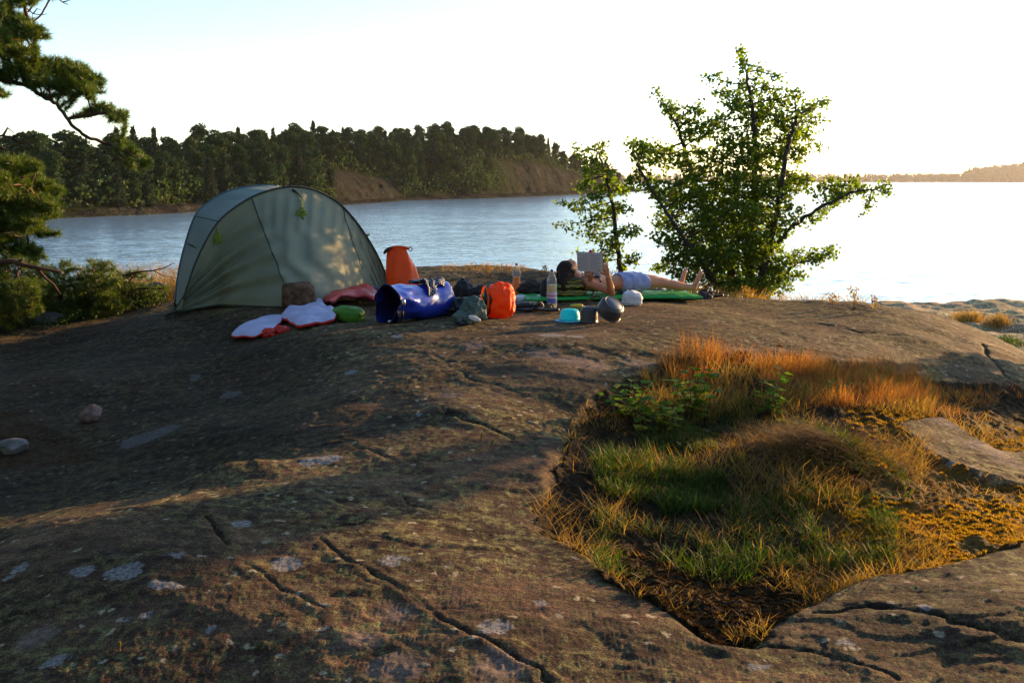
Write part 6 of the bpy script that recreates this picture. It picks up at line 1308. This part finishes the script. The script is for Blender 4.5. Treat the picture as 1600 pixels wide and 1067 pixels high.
# hair: cap over the skull and long strands falling over the folded bag
hb = MB(); lump(hb, HC + vec(-.022, 0, -.006), (.100, .086, .100), amp=.05, sc=5, seed=3, sub=4); lump(hb, HC + vec(-.040, -.045, -.045), (.080, .050, .085), amp=.08, seed=4, sub=4); lump(hb, HC + vec(-.055, -.040, -.100), (.062, .060, .085), amp=.08, seed=5, sub=4); lump(hb, HC + vec(-.060, .03, -.09), (.07, .06, .07), amp=.08, seed=6, sub=4)
for k in range(26):
    y0 = rng.uniform(-.13, .05); p0 = HC + vec(-.04 + rng.normal() * .02, y0, .02 - abs(y0) * .5); p3 = HC + vec(-.10 + rng.normal() * .03, y0 * 1.35 - .02, -.215 + rng.normal() * .015); m0 = (p0 + p3) / 2 + vec(-.045, -.02, 0)
    t = np.linspace(0, 1, 8)[:, None]; loft(hb, (1 - t) ** 2 * p0 + 2 * t * (1 - t) * m0 + t * t * p3, np.interp(t[:, 0], [0, .6, 1], [.020, .018, .005]), (0, 1, 0), 8)
hair = remesh(hb, 'hair', .006, M_hair, PR, 2, post=lambda V: V + .003 * np.sin(V[:, 1:2] * 260 + 9 * vn3(V[:, 0] * 9, V[:, 1] * 9, V[:, 2] * 9, 2)[:, None]) * vec(-1, 0, .3))
for s in (-1, 1):
    e = MB(); lump(e, HC + vec(.022, s * .030, .083), (.009, .013, .006), amp=0, sub=2); e.build('eye', mat('eye_dark', (.02, .012, .01), .2, .5) if s < 0 else bpy.data.materials['eye_dark'], PR)
# folded striped bag as pillow
PB = to_local((0, 0, 0)); pw = PO + vec(math.cos(PH) * .12 + math.sin(PH) * .03, math.sin(PH) * .12 - math.cos(PH) * .03, .0)
PI_ = empty('folded_bag', pw, 'folded yellow and olive striped bag used as a pillow under the head', 'bag', PH + .05)
def stripes():
    m = bpy.data.materials.new('striped_fabric'); m.use_nodes = True; N = m.node_tree.nodes; K = m.node_tree.links; b_ = N['Principled BSDF']; b_.inputs['Roughness'].default_value = .75; tc = N.new('ShaderNodeTexCoord'); w = N.new('ShaderNodeTexWave'); w.bands_direction = 'Z'; w.inputs['Scale'].default_value = 3.4; w.inputs['Distortion'].default_value = 3.2; w.inputs['Detail Scale'].default_value = 3; K.new(tc.outputs['Object'], w.inputs[0])
    r = N.new('ShaderNodeValToRGB'); r.color_ramp.interpolation = 'CONSTANT'; e = r.color_ramp.elements; e[0].color = (.035, .04, .012, 1); e[1].position = .33; e[1].color = (.42, .36, .02, 1); x = e.new(.66); x.color = (.13, .11, .04, 1); K.new(w.outputs[0], r.inputs[0]); K.new(r.outputs[0], b_.inputs['Base Color']); return m
M_str = stripes()
for k, (z, sx, sy) in enumerate([(.040, .170, .15), (.108, .160, .14), (.160, .135, .12)]):
    mb = MB(); lump(mb, vec(.008 * (-1) ** k, -.015 * k * 0, z), (sx, sy, .038), amp=.05, sc=5, seed=90 + k, power=.62, sub=4); mb.build('fold', M_str, PI_)
mb = MB(); a = np.linspace(-math.pi / 2, math.pi / 2, 12); tube(mb, [vec(.12 + .10 * math.cos(q), -.15, .06 + .07 * math.sin(q)) for q in a], .007, 6); mb.build('handle', M_twig, PI_)
# the book: two page blocks, cover, spine, pink bookmark
M_page = mat('book_page', (.85, .79, .75), .8, .2, trans=.5); M_cover = mat('book_cover', (.25, .10, .10), .5, .4)
BK = empty('book', BC, 'open paperback book with grey pages held up above the chest', 'book')
def pg(s):
    n = 14; u = np.linspace(0, 1, n); prof = .012 * np.sin(u * math.pi) ** .7 + .004; V = []
    for z in (-.098, .098):
        for q, h_ in zip(u, prof): V.append(BW * s * q * .148 + BN * h_ * 1.0 + BU * z)
        for q in u: V.append(BW * s * q * .148 - BN * .004 + BU * z)
    V = np.array(V); fcs = []
    for i_ in range(n - 1): fcs += [[i_, i_ + 1, 2 * n + i_ + 1, 2 * n + i_], [n + i_ + 1, n + i_, 3 * n + i_, 3 * n + i_ + 1], [i_, n + i_, n + i_ + 1, i_ + 1], [2 * n + i_, 2 * n + i_ + 1, 3 * n + i_ + 1, 3 * n + i_]]
    fcs += [[n - 1, 2 * n - 1, 4 * n - 1, 3 * n - 1]]; return V, fcs
for s in (-1, 1):
    V, fcs = pg(s); mesh('page_block', V, fcs, M_page, BK, smooth=False)
    ln = MB()
    for r_ in range(19):
        z = .080 - r_ * .0086; w0 = .018; w1 = .132 if (r_ * 7 + s) % 5 else .09
        u = np.linspace(w0, w1, 8); h_ = .012 * np.sin(u / .148 * math.pi) ** .7 + .0046; Vt = []
        for uu, hh in zip(u, h_): Vt += [BW * s * uu + BN * hh + BU * z, BW * s * uu + BN * hh + BU * (z - .0030)]
        ln.add(np.array(Vt), None, np.array([[2 * i_, 2 * i_ + 2, 2 * i_ + 3, 2 * i_ + 1] for i_ in range(7)]))
    t_ = ln.build('text_lines', mat('ink', (.42, .40, .40), .9, .1) if s < 0 else bpy.data.materials['ink'], BK, smooth=False); t_['kind'] = 'stuff'
mb = MB(); V = []
for z in (-.101, .101):
    for x in np.linspace(-.152, .152, 9): V += [BW * x - BN * .0055 + BU * z, BW * x - BN * .0075 + BU * z]
V = np.array(V); q = []
for i_ in range(8): q += [[2 * i_, 2 * i_ + 2, 18 + 2 * i_ + 2, 18 + 2 * i_], [2 * i_ + 3, 2 * i_ + 1, 18 + 2 * i_ + 1, 18 + 2 * i_ + 3], [2 * i_, 2 * i_ + 1, 2 * i_ + 3, 2 * i_ + 2], [18 + 2 * i_, 18 + 2 * i_ + 2, 18 + 2 * i_ + 3, 18 + 2 * i_ + 1]]
mb.add(V, None, np.array(q)); mb.build('cover', M_cover, BK, smooth=False)
mb = MB(); lump(mb, BW * .012 + BU * .112, (.018, .006, .014), amp=.15, seed=3, sub=3); lump(mb, BW * .024 + BU * .103, (.012, .006, .010), amp=.15, seed=5, sub=3); mb.build('bookmark', mat('pink_plastic', (.75, .03, .10), .4, .4, trans=.2), BK)

# ------------------------------------------------------------------ haze
hz_ = [(-5900, -800, -2.6), (5900, -800, -2.6), (5900, 4800, -2.6), (-5900, 4800, -2.6), (-5900, -800, 95), (5900, -800, 95), (5900, 4800, 95), (-5900, 4800, 95)]
hm_ = bpy.data.materials.new('air_haze'); hm_.use_nodes = True; N = hm_.node_tree.nodes; N.remove(N['Principled BSDF']); pv = N.new('ShaderNodeVolumePrincipled'); pv.inputs['Color'].default_value = (.95, .96, 1, 1); pv.inputs['Density'].default_value = .00006; pv.inputs['Anisotropy'].default_value = .45
hm_.node_tree.links.new(pv.outputs[0], N['Material Output'].inputs['Volume'])
hzo = mesh('haze', np.array(hz_, float), [[0, 3, 2, 1], [4, 5, 6, 7], [0, 1, 5, 4], [1, 2, 6, 5], [2, 3, 7, 6], [3, 0, 4, 7]], hm_, smooth=False); tag(hzo, 'thin warm evening haze over the lake', kind='stuff')
